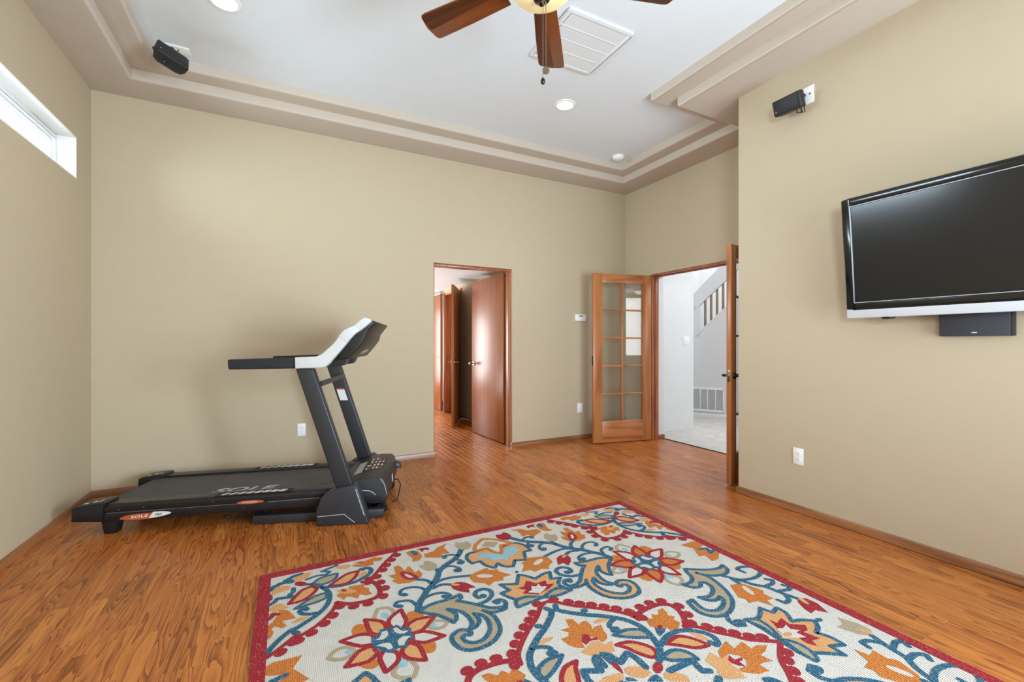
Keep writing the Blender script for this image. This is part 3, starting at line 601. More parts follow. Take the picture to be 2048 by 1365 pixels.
('Q', 'L', 'b', 'b', 17, 4, 0, [(810, 579), (858, 547), (918, 513), (985, 502), (1021, 515), (1008, 477), (964, 450), (914, 453), (861, 478), (830, 523), (853, 461), (838, 388), (811, 324), (772, 272), (713, 233), (658, 218), (602, 228), (569, 264), (566, 309), (582, 357), (615, 360), (602, 320), (603, 283), (638, 256), (694, 264), (742, 295), (751, 321), (712, 310), (675, 328), (659, 361), (704, 346), (759, 366), (792, 403), (793, 438), (769, 450), (746, 426), (704, 432), (677, 475), (728, 471), (775, 503), (791, 548)]),
('Q', 'S', 'b', 'b', 17, 4, 0, [(917, 454), (944, 414), (971, 375), (1044, 354), (1118, 366), (1146, 399), (1132, 439), (1080, 458), (1051, 450), (1057, 412)]),
('Q', 'S', 'b', 'b', 20, 2, 0, [(946, 406), (967, 372), (990, 317), (1025, 273), (1037, 215), (1058, 150)]),
('Q', 'S', 'b', 'b', 18, 2, 0, [(1029, 280), (1084, 280), (1113, 300), (1091, 320)]),
('Q', 'S', 'b', 'b', 18, 2, 0, [(1050, 223), (1099, 211), (1132, 220), (1113, 247)]),
('Q', 'S', 'b', 'b', 18, 2, 0, [(1035, 185), (1012, 157), (973, 152), (966, 180)]),
('Q', 'S', 'b', 'b', 18, 2, 0, [(942, 403), (937, 355)]),
('Q', 'S', 'b', 'b', 18, 2, 0, [(652, 214), (627, 178), (628, 145), (660, 132)]),
('Q', 'F', 'b', 'b', 0, 2, 0, [(672, 133), (658, 128), (642, 130), (629, 137), (623, 149), (625, 161), (635, 171), (650, 176), (666, 174), (679, 167), (685, 155), (682, 143)]),
('Q', 'P', 'o', 'o', 0, 2, 0, [(882, 366), (920, 357), (953, 338), (974, 284), (980, 263), (957, 242), (962, 196), (919, 204), (903, 159), (883, 198), (873, 220), (826, 227), (839, 253), (823, 278), (851, 321)]),
('Q', 'F', 'w', 'w', 0, 3, 0, [(910, 258), (902, 260), (899, 271), (900, 289), (907, 308), (916, 325), (926, 333), (934, 331), (937, 320), (935, 302), (929, 282), (919, 266)]),
('Q', 'P', 't', 'r', 0, 2, 0, [(1057, 148), (1097, 129), (1100, 81), (1069, 19), (1036, 57), (996, 51), (1004, 84), (1029, 125)]),
('Q', 'F', 'p', 'p', 0, 3, 0, [(1058, 94), (1053, 96), (1050, 105), (1051, 118), (1056, 133), (1063, 145), (1070, 151), (1076, 149), (1078, 140), (1077, 126), (1072, 111), (1065, 100)]),
('Q', 'P', 'o', 'o', 0, 1, 0, [(1009, 785), (1110, 792), (1158, 757), (1119, 722), (1067, 705), (1085, 678), (1117, 686), (1089, 640), (1138, 626), (1149, 537), (1130, 569), (1127, 618), (1060, 571), (1010, 571), (1030, 632), (990, 641), (1042, 724)]),
('Q', 'S', 'b', 'b', 18, 2, 0, [(1065, 700), (1112, 688), (1084, 642), (1128, 653), (1157, 595)]),
('R', 'P', 'p', 'p', 0, 1, 0, [(759, 137), (835, 178), (850, 132), (903, 145), (902, 106), (863, 56), (913, 41), (952, 13), (924, -15), (877, -35), (899, -77), (897, -126), (839, -107), (836, -159), (768, -113), (693, -74), (696, -8), (701, 13), (705, 85), (697, 151)]),
('R', 'L', 'b', 'b', 16, 3, 0, [(759, 137), (835, 178), (850, 132), (903, 145), (902, 106), (863, 56), (913, 41), (952, 13), (924, -15), (877, -35), (899, -77), (897, -126), (839, -107), (836, -159), (768, -113), (693, -74), (696, -8), (701, 13), (705, 85), (697, 151)]),
('R', 'F', 'b', 'b', 0, 3, 0, [(990, 1), (981, -2), (970, -1), (961, 1), (955, 6), (955, 12), (960, 17), (969, 20), (980, 20), (989, 17), (995, 12), (995, 6)]),
('R', 'P', 'r', 'r', 0, 2, 0, [(789, 109), (795, 78), (846, 91), (835, 51), (889, 16), (863, -9), (834, -8), (854, -61), (810, -55), (795, -83), (775, -54), (779, -21), (733, 14), (761, 50)]),
('R', 'P', 'w', 'w', 0, 4, 0, [(757, 57), (783, 45), (816, 54), (805, 26), (833, 6), (803, 3), (811, -33), (773, -18), (722, 8), (743, 28)]),
('R', 'F', 'p', 'p', 0, 5, 0, [(777, 4), (767, 1), (756, 1), (746, 4), (739, 10), (738, 16), (743, 21), (753, 24), (764, 25), (774, 21), (781, 16), (782, 10)]),
('R', 'F', 't', 't', 0, 4, 0, [(696, 154), (741, 132), (742, 79), (716, 20), (703, 21), (713, 79)]),
('R', 'L', 'b', 'b', 14, 5, 0, [(696, 154), (741, 132), (742, 79), (716, 20), (703, 21), (713, 79)]),
('R', 'F', 't', 't', 0, 4, 0, [(711, 1), (739, -31), (743, -79), (719, -125), (700, -128), (697, -72)]),
('R', 'L', 'b', 'b', 14, 5, 0, [(711, 1), (739, -31), (743, -79), (719, -125), (700, -128), (697, -72)]),
]
# ------------------------------------------------------------------ the room shell
ZC = 3.325
S = dict(kind='structure')
def struct(name, mb, mat, label, cat, bevel=0.0, **k):
    return mb.build(name, mat, None, bevel, kind='structure', label=label, category=cat, **k)

# back wall with the doorway to the hall
DX0, DX1, DZ = 1.401, 2.335, 2.055
b = MB(); b.box(-1.48, 4.55, 0, DX0, 4.70, ZC); b.box(DX1, 4.55, 0, 4.24, 4.70, ZC); b.box(DX0, 4.55, DZ, DX1, 4.70, ZC)
struct('wall_back', b, M['wall'], 'tan painted back wall behind the treadmill with a doorway to the hall', 'wall')
# left wall with the clerestory window hole
WY0, WY1, WZ0, WZ1 = 2.45, 4.278, 2.39, 2.685
b = MB(); b.box(-1.48, -2.5, 0, -1.34, 4.55, WZ0); b.box(-1.48, -2.5, WZ1, -1.34, 4.55, ZC)
b.box(-1.48, -2.5, WZ0, -1.34, WY0, WZ1); b.box(-1.48, WY1, WZ0, -1.34, 4.55, WZ1)
struct('wall_left', b, M['wall'], 'tan painted left wall with a high narrow window', 'wall')
# right wall: the block that carries the television, ending at an outside corner
b = MB(); b.box(3.24, -2.5, 0, 4.24, 2.335, ZC)
struct('wall_right', b, M['wall'], 'tan painted right wall carrying the television and ending at an outside corner', 'wall')
# recessed wall with the French door opening
FY0, FY1, FZ = 2.60, 4.105, 2.05
b = MB(); b.box(4.03, 2.335, 0, 4.24, FY0, ZC); b.box(4.03, FY1, 0, 4.24, 4.55, ZC); b.box(4.03, FY0, FZ, 4.24, FY1, ZC)
struct('wall_entry', b, M['wall'], 'tan recessed wall above and around the French door opening', 'wall')
# rear wall behind the camera, with the large window that lights the room
b = MB(); b.box(-1.48, -2.64, 0, 4.24, -2.5, 0.8); b.box(-1.48, -2.64, 2.4, 4.24, -2.5, ZC)
b.box(-1.48, -2.64, 0.8, -0.1, -2.5, 2.4); b.box(2.8, -2.64, 0.8, 4.24, -2.5, 2.4)
struct('wall_rear', b, M['wall'], 'tan painted rear wall with a wide window', 'wall')
t = thing('window_2', 'wide white framed window in the rear wall', 'window', (1.35, -2.57, 0.8), kind='structure')
f = MB()
for x in (-1.45, -0.02, 1.41): f.box(x, -0.03, 0, x + 0.05, 0.03, 1.6)
f.box(-1.45, -0.03, 0, 1.45, 0.03, 0.05); f.box(-1.45, -0.03, 1.55, 1.45, 0.03, 1.6); f.build('window_frame', M['vinyl'], t, 0.004)
for x in (-1.40, 0.03):
    g = MB(); g.box(x, -0.003, 0.05, x + 1.38, 0.003, 1.55); g.build('pane', M['glass'], t)

# ceiling
b = MB(); b.box(-1.48, -2.64, ZC, 4.24, 4.70, ZC + 0.12)
struct('ceiling', b, M['ceil'], 'white tray ceiling of the room', 'ceiling')

# stepped soffit that follows the walls
POLY = [(-1.34, -2.5), (3.24, -2.5), (3.24, 2.335), (4.03, 2.335), (4.03, 4.55), (-1.34, 4.55)]
def offset_poly(poly, t, closed=True):
    n = len(poly); out = []
    for i in range(n):
        p = Vector(poly[i])
        d0 = (p - Vector(poly[i - 1])).normalized() if (closed or i > 0) else None
        d1 = (Vector(poly[(i + 1) % n]) - p).normalized() if (closed or i < n - 1) else None
        d0 = d0 or d1; d1 = d1 or d0
        n0 = Vector((-d0.y, d0.x)); n1 = Vector((-d1.y, d1.x))
        q = p + (n0 + n1) * (t / (1 + n0.dot(n1))); out.append((q.x, q.y))
    return out
def ring(prof, poly, closed=True):
    paths = []
    for t_, z in prof:
        q = offset_poly(poly, t_, closed)
        if closed: q = q + [q[0]]
        paths.append([(x, y, z) for x, y in q])
    return MB().sweep(prof, paths)
def bull(t_, z, r=0.022, n=5):
    return [(t_ - r + r * math.sin(a), z + r - r * math.cos(a)) for a in [PI / 2 * i / n for i in range(n + 1)]]
low = [(-0.01, 3.17)] + bull(0.325, 3.17) + [(0.325, 3.2495), (-0.01, 3.2495)]
upp = [(-0.01, 3.25)] + bull(0.475, 3.25) + [(0.475, ZC + 0.001), (-0.01, ZC + 0.001)]
struct('trim_1', ring(low, POLY), M['tray'], 'lower step of the warm grey soffit around the tray ceiling', 'soffit')
struct('trim_2', ring(upp, POLY), M['tray'], 'upper step of the warm grey soffit around the tray ceiling', 'soffit')

# baseboards
BB = [(-0.004, 0), (0.013, 0), (0.013, 0.040), (0.007, 0.053), (-0.004, 0.053)]
def base(name, line, mat, label):
    struct(name, ring(BB, line, False), mat, label, 'baseboard')
base('baseboard_left', [(-1.34, 4.545), (-1.34, -2.5)], M['oak_y'], 'low oak baseboard along the left wall')
base('baseboard_back', [(DX0, 4.582), (DX0, 4.55), (-1.34, 4.55)], M['oak'], 'low oak baseboard behind the treadmill')
base('baseboard_corner', [(4.03, 4.55), (DX1, 4.55), (DX1, 4.582)], M['oak'], 'low oak baseboard between the hall doorway and the French doors')
base('baseboard_entry', [(4.03, FY1), (4.03, 4.55)], M['oak_y'], 'short oak baseboard behind the open French door')
base('baseboard_right', [(3.24, -2.5), (3.24, 2.335), (4.03, 2.335), (4.03, FY0)], M['oak_y'], 'low oak baseboard under the television')
base('baseboard_threshold', [(4.26, FY1), (4.15, FY1)], M['oak'], 'tiny oak baseboard on the white return beside the carpet')

# ------------------------------------------------------------------ floor of oak strips laid along the room
fl = MB(); fl.box(-1.48, -2.64, -0.05, 4.24, 9.0, -0.012)
floor = struct('floor', fl, M['subfloor'], 'glossy red oak strip floor of the room and the hall beyond', 'floor')
PW = 0.067
LENS = [0.30, 0.36, 0.42, 0.50, 0.58]
PM = {}
def plank_verts(L):
    g = 0.0001; c = 0.0005; w2 = PW / 2 - g; l2 = L / 2 - g
    vs = [(-w2, -l2, -0.012), (w2, -l2, -0.012), (w2, l2, -0.012), (-w2, l2, -0.012),
          (-w2, -l2, -c), (w2, -l2, -c), (w2, l2, -c), (-w2, l2, -c),
          (-w2 + c, -l2 + c, 0), (w2 - c, -l2 + c, 0), (w2 - c, l2 - c, 0), (-w2 + c, l2 - c, 0)]
    fs = [(0, 1, 5, 4), (1, 2, 6, 5), (2, 3, 7, 6), (3, 0, 4, 7), (4, 5, 9, 8), (5, 6, 10, 9), (6, 7, 11, 10), (7, 4, 8, 11), (8, 9, 10, 11)]
    return vs, fs
for L in LENS:
    m = MB(); m.add(*plank_verts(L)); PM[L] = m.mesh('plank', M['floor'], smooth=False)
cells = []
x = -1.34 + PW / 2 + 0.004
DV = (math.sin(YAW), math.cos(YAW)); RV = (math.cos(YAW), -math.sin(YAW))
while x < 4.24:
    inside = x < 3.24; top = 9.0 if x < 2.50 else (4.55 if x < 4.03 else FY1)
    y = -2.5 if inside else (2.335 if x < 4.03 else FY0)
    y -= random.random() * 0.5
    while y < top:
        L = random.choice(LENS); cy = y + L / 2
        a = max(y, -2.5 if inside else (2.335 if x < 4.03 else FY0)); e = min(y + L, top)
        d = x * DV[0] + cy * DV[1]; u = (x * RV[0] + cy * RV[1]) / d if d > 0.1 else 99
        seen = d > 1.45 and abs(u) < 1.20 and not (-0.05 < x < 2.18 and cy + L / 2 < 2.55)
        whole = a <= y + 1e-6 and e >= y + L - 1e-6
        cells.append((not (seen and whole), d, x, cy, L, a, e)); y += L
    x += PW
cells.sort()
rest = MB()
cnt = 0
for far, d, px, cy, L, a, e in cells:
    if not far and cnt < 300:
        link('plank', PM[L], floor, (px, cy, 0)); cnt += 1
    elif e - a > 0.01:
        vs, fs = plank_verts(e - a); rest.add([(vx + px, vy + (a + e) / 2, vz) for vx, vy, vz in vs], fs)
rest.build('plank_field', M['floor'], floor, smooth=False, kind='stuff')

# ------------------------------------------------------------------ window high in the left wall
t = thing('window_1', 'high narrow white clerestory window in the left wall', 'window', (-1.34, (WY0 + WY1) / 2, WZ0), kind='structure')
hw = (WY1 - WY0) / 2; hh = WZ1 - WZ0
m = MB(); m.box(-0.126, -hw, -0.006, 0.001, hw, 0.004); m.box(-0.126, -hw, hh - 0.004, 0.001, hw, hh + 0.006)
m.box(-0.126, hw - 0.004, 0, 0.001, hw + 0.006, hh); m.box(-0.126, -hw - 0.006, 0, 0.001, -hw + 0.004, hh)
m.build('window_reveal', M['reveal'], t, 0.003)
def frame_loop(mb, x0, x1, y0, y1, z0, z1, wd):
    mb.box(x0, y0, z0, x1, y1, z0 + wd); mb.box(x0, y0, z1 - wd, x1, y1, z1)
    mb.box(x0, y0, z0 + wd, x1, y0 + wd, z1 - wd); mb.box(x0, y1 - wd, z0 + wd, x1, y1, z1 - wd)
m = MB(); frame_loop(m, -0.140, -0.105, -hw + 0.004, hw - 0.004, 0.004, hh - 0.004, 0.028); m.build('window_frame', M['vinyl'], t, 0.003)
m = MB(); frame_loop(m, -0.138, -0.118, -hw + 0.036, hw - 0.036, 0.036, hh - 0.036, 0.018); m.build('window_sash', M['vinyl'], t, 0.003)
m = MB(); m.box(-0.131, -hw + 0.05, 0.05, -0.126, hw - 0.05, hh - 0.05); m.build('pane', M['glass'], t)

# ------------------------------------------------------------------ doors
def hinge_part(parent, x, y, z, ax='x'):
    m = MB(); m.cyl((x, y, z - 0.05), (x, y, z + 0.05), 0.009, n=10)
    m.box(x - 0.016, y - 0.004, z - 0.045, x + 0.016, y + 0.004, z + 0.045); m.cyl((x, y, z + 0.05), (x, y, z + 0.058), 0.006, 0.003, 8)
    return m.build('hinge', M['hinge'], parent)
def lever(parent, x, y, z, side, out, mat='chrome'):
    """round rose, neck and lever bar; side = -1/+1 face of the leaf, out = direction of the bar along the leaf"""
    m = MB(); m.cyl((x, y, z), (x, y + side * 0.012, z), 0.028, 0.024, 20); m.cyl((x, y, z), (x, y + side * 0.055, z), 0.011, n=12)
    m.tube([(x, y + side * 0.05, z), (x + out * 0.03, y + side * 0.054, z + 0.002), (x + out * 0.075, y + side * 0.052, z - 0.002), (x + out * 0.115, y + side * 0.048, z - 0.006)], [0.011, 0.010, 0.009, 0.007], 10)
    return m.build('door_lever', M[mat], parent)

# jambs of the hall doorway (part of the setting)
m = MB(); j = 0.018
m.box(DX0, 4.585, 0, DX0 + j, 4.70, DZ); m.box(DX1 - j, 4.585, 0, DX1, 4.70, DZ); m.box(DX0 + j, 4.585, DZ - 0.024, DX1 - j, 4.70, DZ)
m.box(DX0 + j, 4.625, 0, DX0 + j + 0.01, 4.66, DZ - 0.024); m.box(DX1 - j - 0.004, 4.60, 0, DX1 - j, 4.66, DZ - 0.024)
struct('trim_3', m, M['jamb'], 'stained wooden jamb lining the hall doorway', 'door frame', 0.002)
# jambs of the French door opening
m = MB(); m.box(4.035, FY1 - 0.02, 0, 4.15, FY1, FZ); m.box(4.035, FY0, 0, 4.15, FY0 + 0.02, FZ); m.box(4.035, FY0 + 0.02, FZ - 0.022, 4.15, FY1 - 0.02, FZ)
m.box(4.09, FY0 + 0.02, FZ - 0.036, 4.12, FY1 - 0.02, FZ - 0.022); m.box(4.085, FY1 - 0.034, 0, 4.12, FY1 - 0.02, FZ - 0.022)
struct('trim_4', m, M['jamb'], 'stained wooden jamb lining the French door opening', 'door frame', 0.002)
m = MB(); m.box(4.15, FY1 - 0.002, 0, 4.243, FY1 + 0.001, FZ); m.box(4.15, FY0 - 0.001, 0, 4.243, FY0 + 0.002, FZ); m.box(4.15, FY0, FZ - 0.002, 4.243, FY1, FZ + 0.001)
struct('trim_5', m, M['white_wall'], 'white plaster return of the French door opening', 'wall return')

# slab door standing open into the hall
A = Vector((2.332, 4.722, 0)); B = Vector((2.284, 5.58, 0)); dl = (B - A).normalized()
t = thing('door_1', 'tall flat glossy brown slab door standing open in the hall doorway', 'door', A, math.atan2(dl.y, dl.x), kind='structure')
W = (B - A).length
m = MB(); m.box(0, 0, 0.012, W, 0.036, 2.025); m.build('door_panel', M['slab'], t, 0.0015)
for z in (0.22, 0.98, 1.80): hinge_part(t, -0.012, -0.012, z)
def knob(parent, x, y, z, side):
    m = MB(); m.cyl((x, y, z), (x, y + side * 0.01, z), 0.03, 0.027, 20); m.cyl((x, y, z), (x, y + side * 0.045, z), 0.010, n=12)
    m.ellipsoid((x, y + side * 0.055, z), (0.026, 0.02, 0.026)); return m.build('door_knob', M['chrome'], parent)
knob(t, W - 0.065, 0.036, 0.93, 1); knob(t, W - 0.065, 0.0, 0.93, -1)

# French doors: stiles, rails, muntins and ten panes each
def french_leaf(name, label, A, B, side, lever_x):
    A = Vector((A[0], A[1], 0)); B = Vector((B[0], B[1], 0)); d = (B - A).normalized(); W = (B - A).length
    t = thing(name, label, 'French door', A, math.atan2(d.y, d.x), kind='structure')
    th = 0.042; y0, y1 = (0, th) if side > 0 else (-th, 0)
    z0, z1 = 0.010, 2.036; sw = 0.118 if W > 0.74 else 0.095; tr = 0.11; br = 0.255
    for x in (0, W - sw): m = MB(); m.box(x, y0, z0, x + sw, y1, z1); m.build('stile', M['fir'], t, 0.003)
    m = MB(); m.box(sw, y0, z0, W - sw, y1, z0 + br); m.build('bottom_rail', M['fir_x'], t, 0.003)
    m = MB(); m.box(sw, y0, z1 - tr, W - sw, y1, z1); m.build('top_rail', M['fir_x'], t, 0.003)
    gx0, gx1, gz0, gz1 = sw, W - sw, z0 + br, z1 - tr; mw = 0.020; my0, my1 = y0 + 0.006, y1 - 0.006
    cw = (gx1 - gx0 - mw) / 2; ch = (gz1 - gz0 - 4 * mw) / 5
    m = MB(); m.box(gx0 + cw, my0, gz0, gx0 + cw + mw, my1, gz1); m.build('muntin', M['fir'], t, 0.003)
    for i in range(1, 5):
        z = gz0 + i * (ch + mw) - mw
        for x in (gx0, gx0 + cw + mw): m = MB(); m.box(x, my0, z, x + cw, my1, z + mw); m.build('muntin', M['fir_x'], t, 0.003)
    yc = (y0 + y1) / 2
    for i in range(5):
        for x in (gx0, gx0 + cw + mw):
            z = gz0 + i * (ch + mw)
            m = MB(); m.box(x - 0.004, yc - 0.002, z - 0.004, x + cw + 0.004, yc + 0.002, z + ch + 0.004); m.build('pane', M['glass'], t)
    for z in (0.25, 1.02, 1.80): hinge_part(t, -0.002, y0 if side < 0 else y1, z)
    return t, W, y0, y1
t, W, y0, y1 = french_leaf('door_2', 'left French door leaf with ten glass panes folded back against the wall', (4.022, 4.082), (3.252, 4.232), -1, 0)
m = MB(); m.box(W - 0.001, -0.034, 0.93, W + 0.003, -0.010, 1.05); m.build('strike_plate', M['bronze'], t)
t, W, y0, y1 = french_leaf('door_3', 'right French door leaf seen edge on beside the outside wall corner', (4.026, 2.625), (3.325, 2.462), -1, 0)
lever(t, W - 0.05, y1, 0.925, 1, -1, 'bronze'); lever(t, W - 0.05, y0, 0.925, -1, -1, 'bronze')
m = MB(); m.cyl((W, -0.021, 0.925), (W + 0.004, -0.021, 0.925), 0.012, n=14); m.box(W - 0.001, -0.033, 0.875, W + 0.002, -0.009, 0.975); m.build('latch_plate', M['chrome'], t, 0.001)

# ------------------------------------------------------------------ hall beyond the doorway
HZ = 2.13
b = MB(); b.box(-0.3, 4.70, HZ, 3.2, 9.0, HZ + 0.1); struct('ceiling_hall', b, M['ceil'], 'low white ceiling of the hall', 'ceiling')
b = MB(); b.box(2.50, 4.70, 0, 2.62, 6.68, HZ); b.box(2.50, 7.44, 0, 2.62, 7.56, HZ); b.box(2.50, 8.76, 0, 2.62, 9.0, HZ)
b.box(2.50, 6.68, 2.055, 2.62, 7.44, HZ); b.box(2.50, 7.56, 2.085, 2.62, 8.76, HZ)
struct('wall_hall_right', b, M['wall'], 'tan right wall of the hall with a linen closet opening', 'wall')
b = MB(); b.box(-0.42, 4.70, 0, -0.3, 9.0, HZ); struct('wall_hall_left', b, M['wall'], 'tan left wall of the hall', 'wall')
b = MB(); b.box(-0.3, 8.9, 0, 0.05, 9.0, HZ); b.box(1.85, 8.9, 0, 3.2, 9.0, HZ); b.box(0.05, 8.9, 0, 1.85, 9.0, 0.25); b.box(0.05, 8.9, 2.05, 1.85, 9.0, HZ)
struct('wall_hall_end', b, M['white_wall'], 'white end wall of the hall with a bright window', 'wall')
t = thing('window_3', 'bright window at the end of the hall', 'window', (0.95, 8.94, 0.25), kind='structure')
m = MB()
for a_, c_ in ((-0.9, -0.86), (-0.02, 0.02), (0.86, 0.9)): m.box(a_, -0.02, 0, c_, 0.02, 1.8)
m.box(-0.9, -0.02, 0, 0.9, 0.02, 0.04); m.box(-0.9, -0.02, 1.76, 0.9, 0.02, 1.8); m.build('window_frame', M['vinyl'], t, 0.003)
for a_ in (-0.86, 0.02): m = MB(); m.box(a_, -0.003, 0.04, a_ + 0.84, 0.003, 1.76); m.build('pane', M['glass'], t)
m = MB(); m.box(2.484, 4.70, 0, 2.50, 6.62, 0.055); struct('baseboard_hall', m, M['oak_y'], 'dark baseboard along the hall wall behind the slab door', 'baseboard', 0.003)
# closet with shelves, its frame and its open door
m = MB(); m.box(2.62, 6.62, 0, 3.2, 6.66, HZ); m.box(2.62, 7.46, 0, 3.2, 7.50, HZ); m.box(3.16, 6.62, 0, 3.2, 7.50, HZ)
struct('wall_closet', m, M['shelf'], 'wood lined inside of the linen closet', 'wall')
m = MB(); m.box(2.49, 6.665, 0, 2.63, 6.685, 2.06); m.box(2.49, 7.435, 0, 2.63, 7.455, 2.06); m.box(2.49, 6.685, 2.04, 2.63, 7.435, 2.06)
m.box(2.478, 6.625, 0, 2.50, 6.665, 2.075); m.box(2.478, 7.455, 0, 2.50, 7.50, 2.075)
struct('trim_6', m, M['jamb'], 'wooden frame of the linen closet in the hall', 'door frame', 0.002)
t = thing('linen_closet_shelving', 'wooden closet shelving behind the half open hall door', 'shelving', (2.88, 7.06, 0))
for z in (0.36, 0.70, 1.04, 1.38, 1.74): m = MB(); m.box(-0.22, -0.38, z, 0.27, 0.38, z + 0.022); m.box(-0.24, -0.38, z - 0.02, -0.215, 0.38, z + 0.024); m.build('shelf', M['shelf'], t, 0.001)
A = Vector((2.462, 6.66, 0)); B = Vector((2.088, 5.953, 0)); dl = (B - A).normalized()
t = thing('door_4', 'narrow brown hall closet door standing half open with a lever handle', 'door', A, math.atan2(dl.y, dl.x), kind='structure')
W = (B - A).length
m = MB(); m.box(0.01, 0, 0.012, W, 0.034, 2.03); m.build('door_panel', M['slab'], t, 0.0015)
lever(t, W - 0.06, 0.0, 0.93, -1, -1); lever(t, W - 0.06, 0.034, 0.93, 1, -1)
for z in (0.25, 1.02, 1.80): hinge_part(t, 0.0, 0.036, z)
t = thing('door_5', 'glossy brown sliding closet door at the far end of the hall', 'door', (2.47, 8.29, 0), kind='structure')
m = MB(); m.box(-0.018, -0.72, 0.01, 0.014, 0.05, 2.07); m.build('sliding_panel', M['slab'], t, 0.002)
m = MB(); m.box(0.02, 0.0, 0.01, 0.05, 0.46, 2.07); m.build('sliding_panel', M['slab'], t, 0.002)
m = MB(); m.box(-0.03, -0.73, 2.072, 0.055, 0.47, 2.10); m.build('track', M['silver'], t, 0.002)
m = MB(); m.cyl((-0.0195, -0.64, 0.95), (-0.017, -0.64, 0.95), 0.028, n=20); m.build('finger_pull', M['chrome'], t)

# ------------------------------------------------------------------ foyer beyond the French doors
b = MB(); b.box(4.243, -1.3, -0.04, 8.6, 7.2, 0.0); struct('floor_foyer', b, M['carpet'], 'pale grey carpet of the foyer', 'carpet')
b = MB(); b.box(4.235, FY0, -0.01, 4.25, FY1, 0.006); struct('trim_7', b, M['bronze'], 'thin dark edge strip between oak floor and carpet', 'threshold', 0.002)
b = MB(); b.box(4.243, 4.43, 0, 5.17, 4.55, 5.2); b.box(5.05, 4.55, 0, 5.17, 7.2, 5.2); b.box(4.243, FY1 + 0.0, 0, 4.25, 4.43, 5.2); b.box(4.243, -1.3, FZ, 4.25, FY1, 5.2); b.box(4.243, -1.3, 0, 4.25, FY0, FZ)
struct('wall_foyer', b, M['white_wall'], 'white foyer wall seen straight through the French doors', 'wall')
b = MB(); b.box(4.243, 7.2, 0, 8.6, 7.3, 5.2); b.box(8.6, -1.3, 0, 8.7, 7.3, 5.2)
struct('wall_stairwell', b, M['white_wall'], 'bright white wall behind the staircase', 'wall')
b = MB(); b.box(4.243, -1.3, 5.2, 8.7, 7.3, 5.3); struct('ceiling_foyer', b, M['ceil'], 'high white ceiling of the stairwell', 'ceiling')
b = MB(); b.box(4.243, -1.3, 2.42, 8.7, 1.6, 2.5); struct('ceiling_entry', b, M['ceil'], 'lower white ceiling over the far side of the foyer', 'ceiling')
b = MB(); b.box(4.243, -1.42, 0, 5.2, -1.3, 2.5); b.box(6.0, -1.42, 0, 8.7, -1.3, 2.5); b.box(5.2, -1.42, 0, 6.0, -1.3, 0.88); b.box(5.2, -1.42, 2.28, 6.0, -1.3, 2.5)
struct('wall_foyer_front', b, M['white_wall'], 'white front wall of the foyer with a window with blinds', 'wall')
t = thing('window_4', 'sash window with white blinds mirrored in the French door panes', 'window', (5.6, -1.36, 0.88), kind='structure')
m = MB(); m.box(-0.4, -0.05, 0, -0.36, 0.05, 1.4); m.box(0.36, -0.05, 0, 0.4, 0.05, 1.4); m.box(-0.36, -0.05, 0, 0.36, 0.05, 0.05); m.box(-0.36, -0.05, 1.36, 0.36, 0.05, 1.4); m.box(-0.36, -0.03, 0.68, 0.36, 0.05, 0.72)
m.build('window_frame', M['vinyl'], t, 0.004)
m = MB(); m.box(-0.36, -0.02, 0.05, 0.36, -0.015, 1.36); m.build('pane', M['glass'], t)
m = MB()
for i in range(44):
    z = 0.06 + i * 0.0295; m.hexa([(-0.35, 0.005, z), (0.35, 0.005, z), (0.35, 0.026, z + 0.008), (-0.35, 0.026, z + 0.008), (-0.35, 0.005, z + 0.0015), (0.35, 0.005, z + 0.0015), (0.35, 0.026, z + 0.0095), (-0.35, 0.026, z + 0.0095)])
m.build('blind_slats', M['blind'], t, smooth=False, kind='stuff')
# angled stair wall with its sloping cap, balusters and rail band
SA = Vector((6.0, 5.13, 0)); sd = Vector((0.5145, -0.8575, 0)); sn = Vector((0.8575, 0.5145, 0))
SM = basis(SA, sd, sn, Vector((0, 0, 1)))
def sprof(pts, y0_, y1_): return MB().prism(pts, y0_, y1_, 'y')
def zl(x): return 1.293 + 0.977 * x
ws = sprof([(-1.5, 0), (2.2, 0), (2.2, zl(2.2)), (0.0, zl(0)), (-0.02, zl(0) - 0.0), (-1.5, zl(0) + 0.02)], 0, 0.11)
o = struct('wall_stair', ws, M['white_wall'], 'white angled wall under the stairs with a large return vent', 'wall'); o.matrix_world = SM
t = thing('stair_railing', 'white solid stair rail with brown balusters climbing to the right', 'railing', matrix=SM)
sprof([(0.0, zl(0) + 0.001), (2.2, zl(2.2) + 0.001), (2.2, zl(2.2) + 0.026), (0.0, zl(0) + 0.026)], -0.012, 0.122).build('cap', M['white'], t, 0.003)
sprof([(-1.5, 1.742), (0.0, 1.742), (2.2, 1.742 + 2.2 * 0.98), (2.2, 2.02 + 2.2 * 1.06), (0.0, 2.02), (-1.5, 2.02)], 0.0, 0.11).build('rail_band', M['white_wall'], t)
for i in range(14):
    x = 0.164 + i * 0.0885
    m = MB(); m.box(x - 0.018, 0.04, zl(x) + 0.02, x + 0.018, 0.075, 1.742 + 0.98 * x + 0.01); m.build('baluster', M['baluster'], t, 0.003)
    
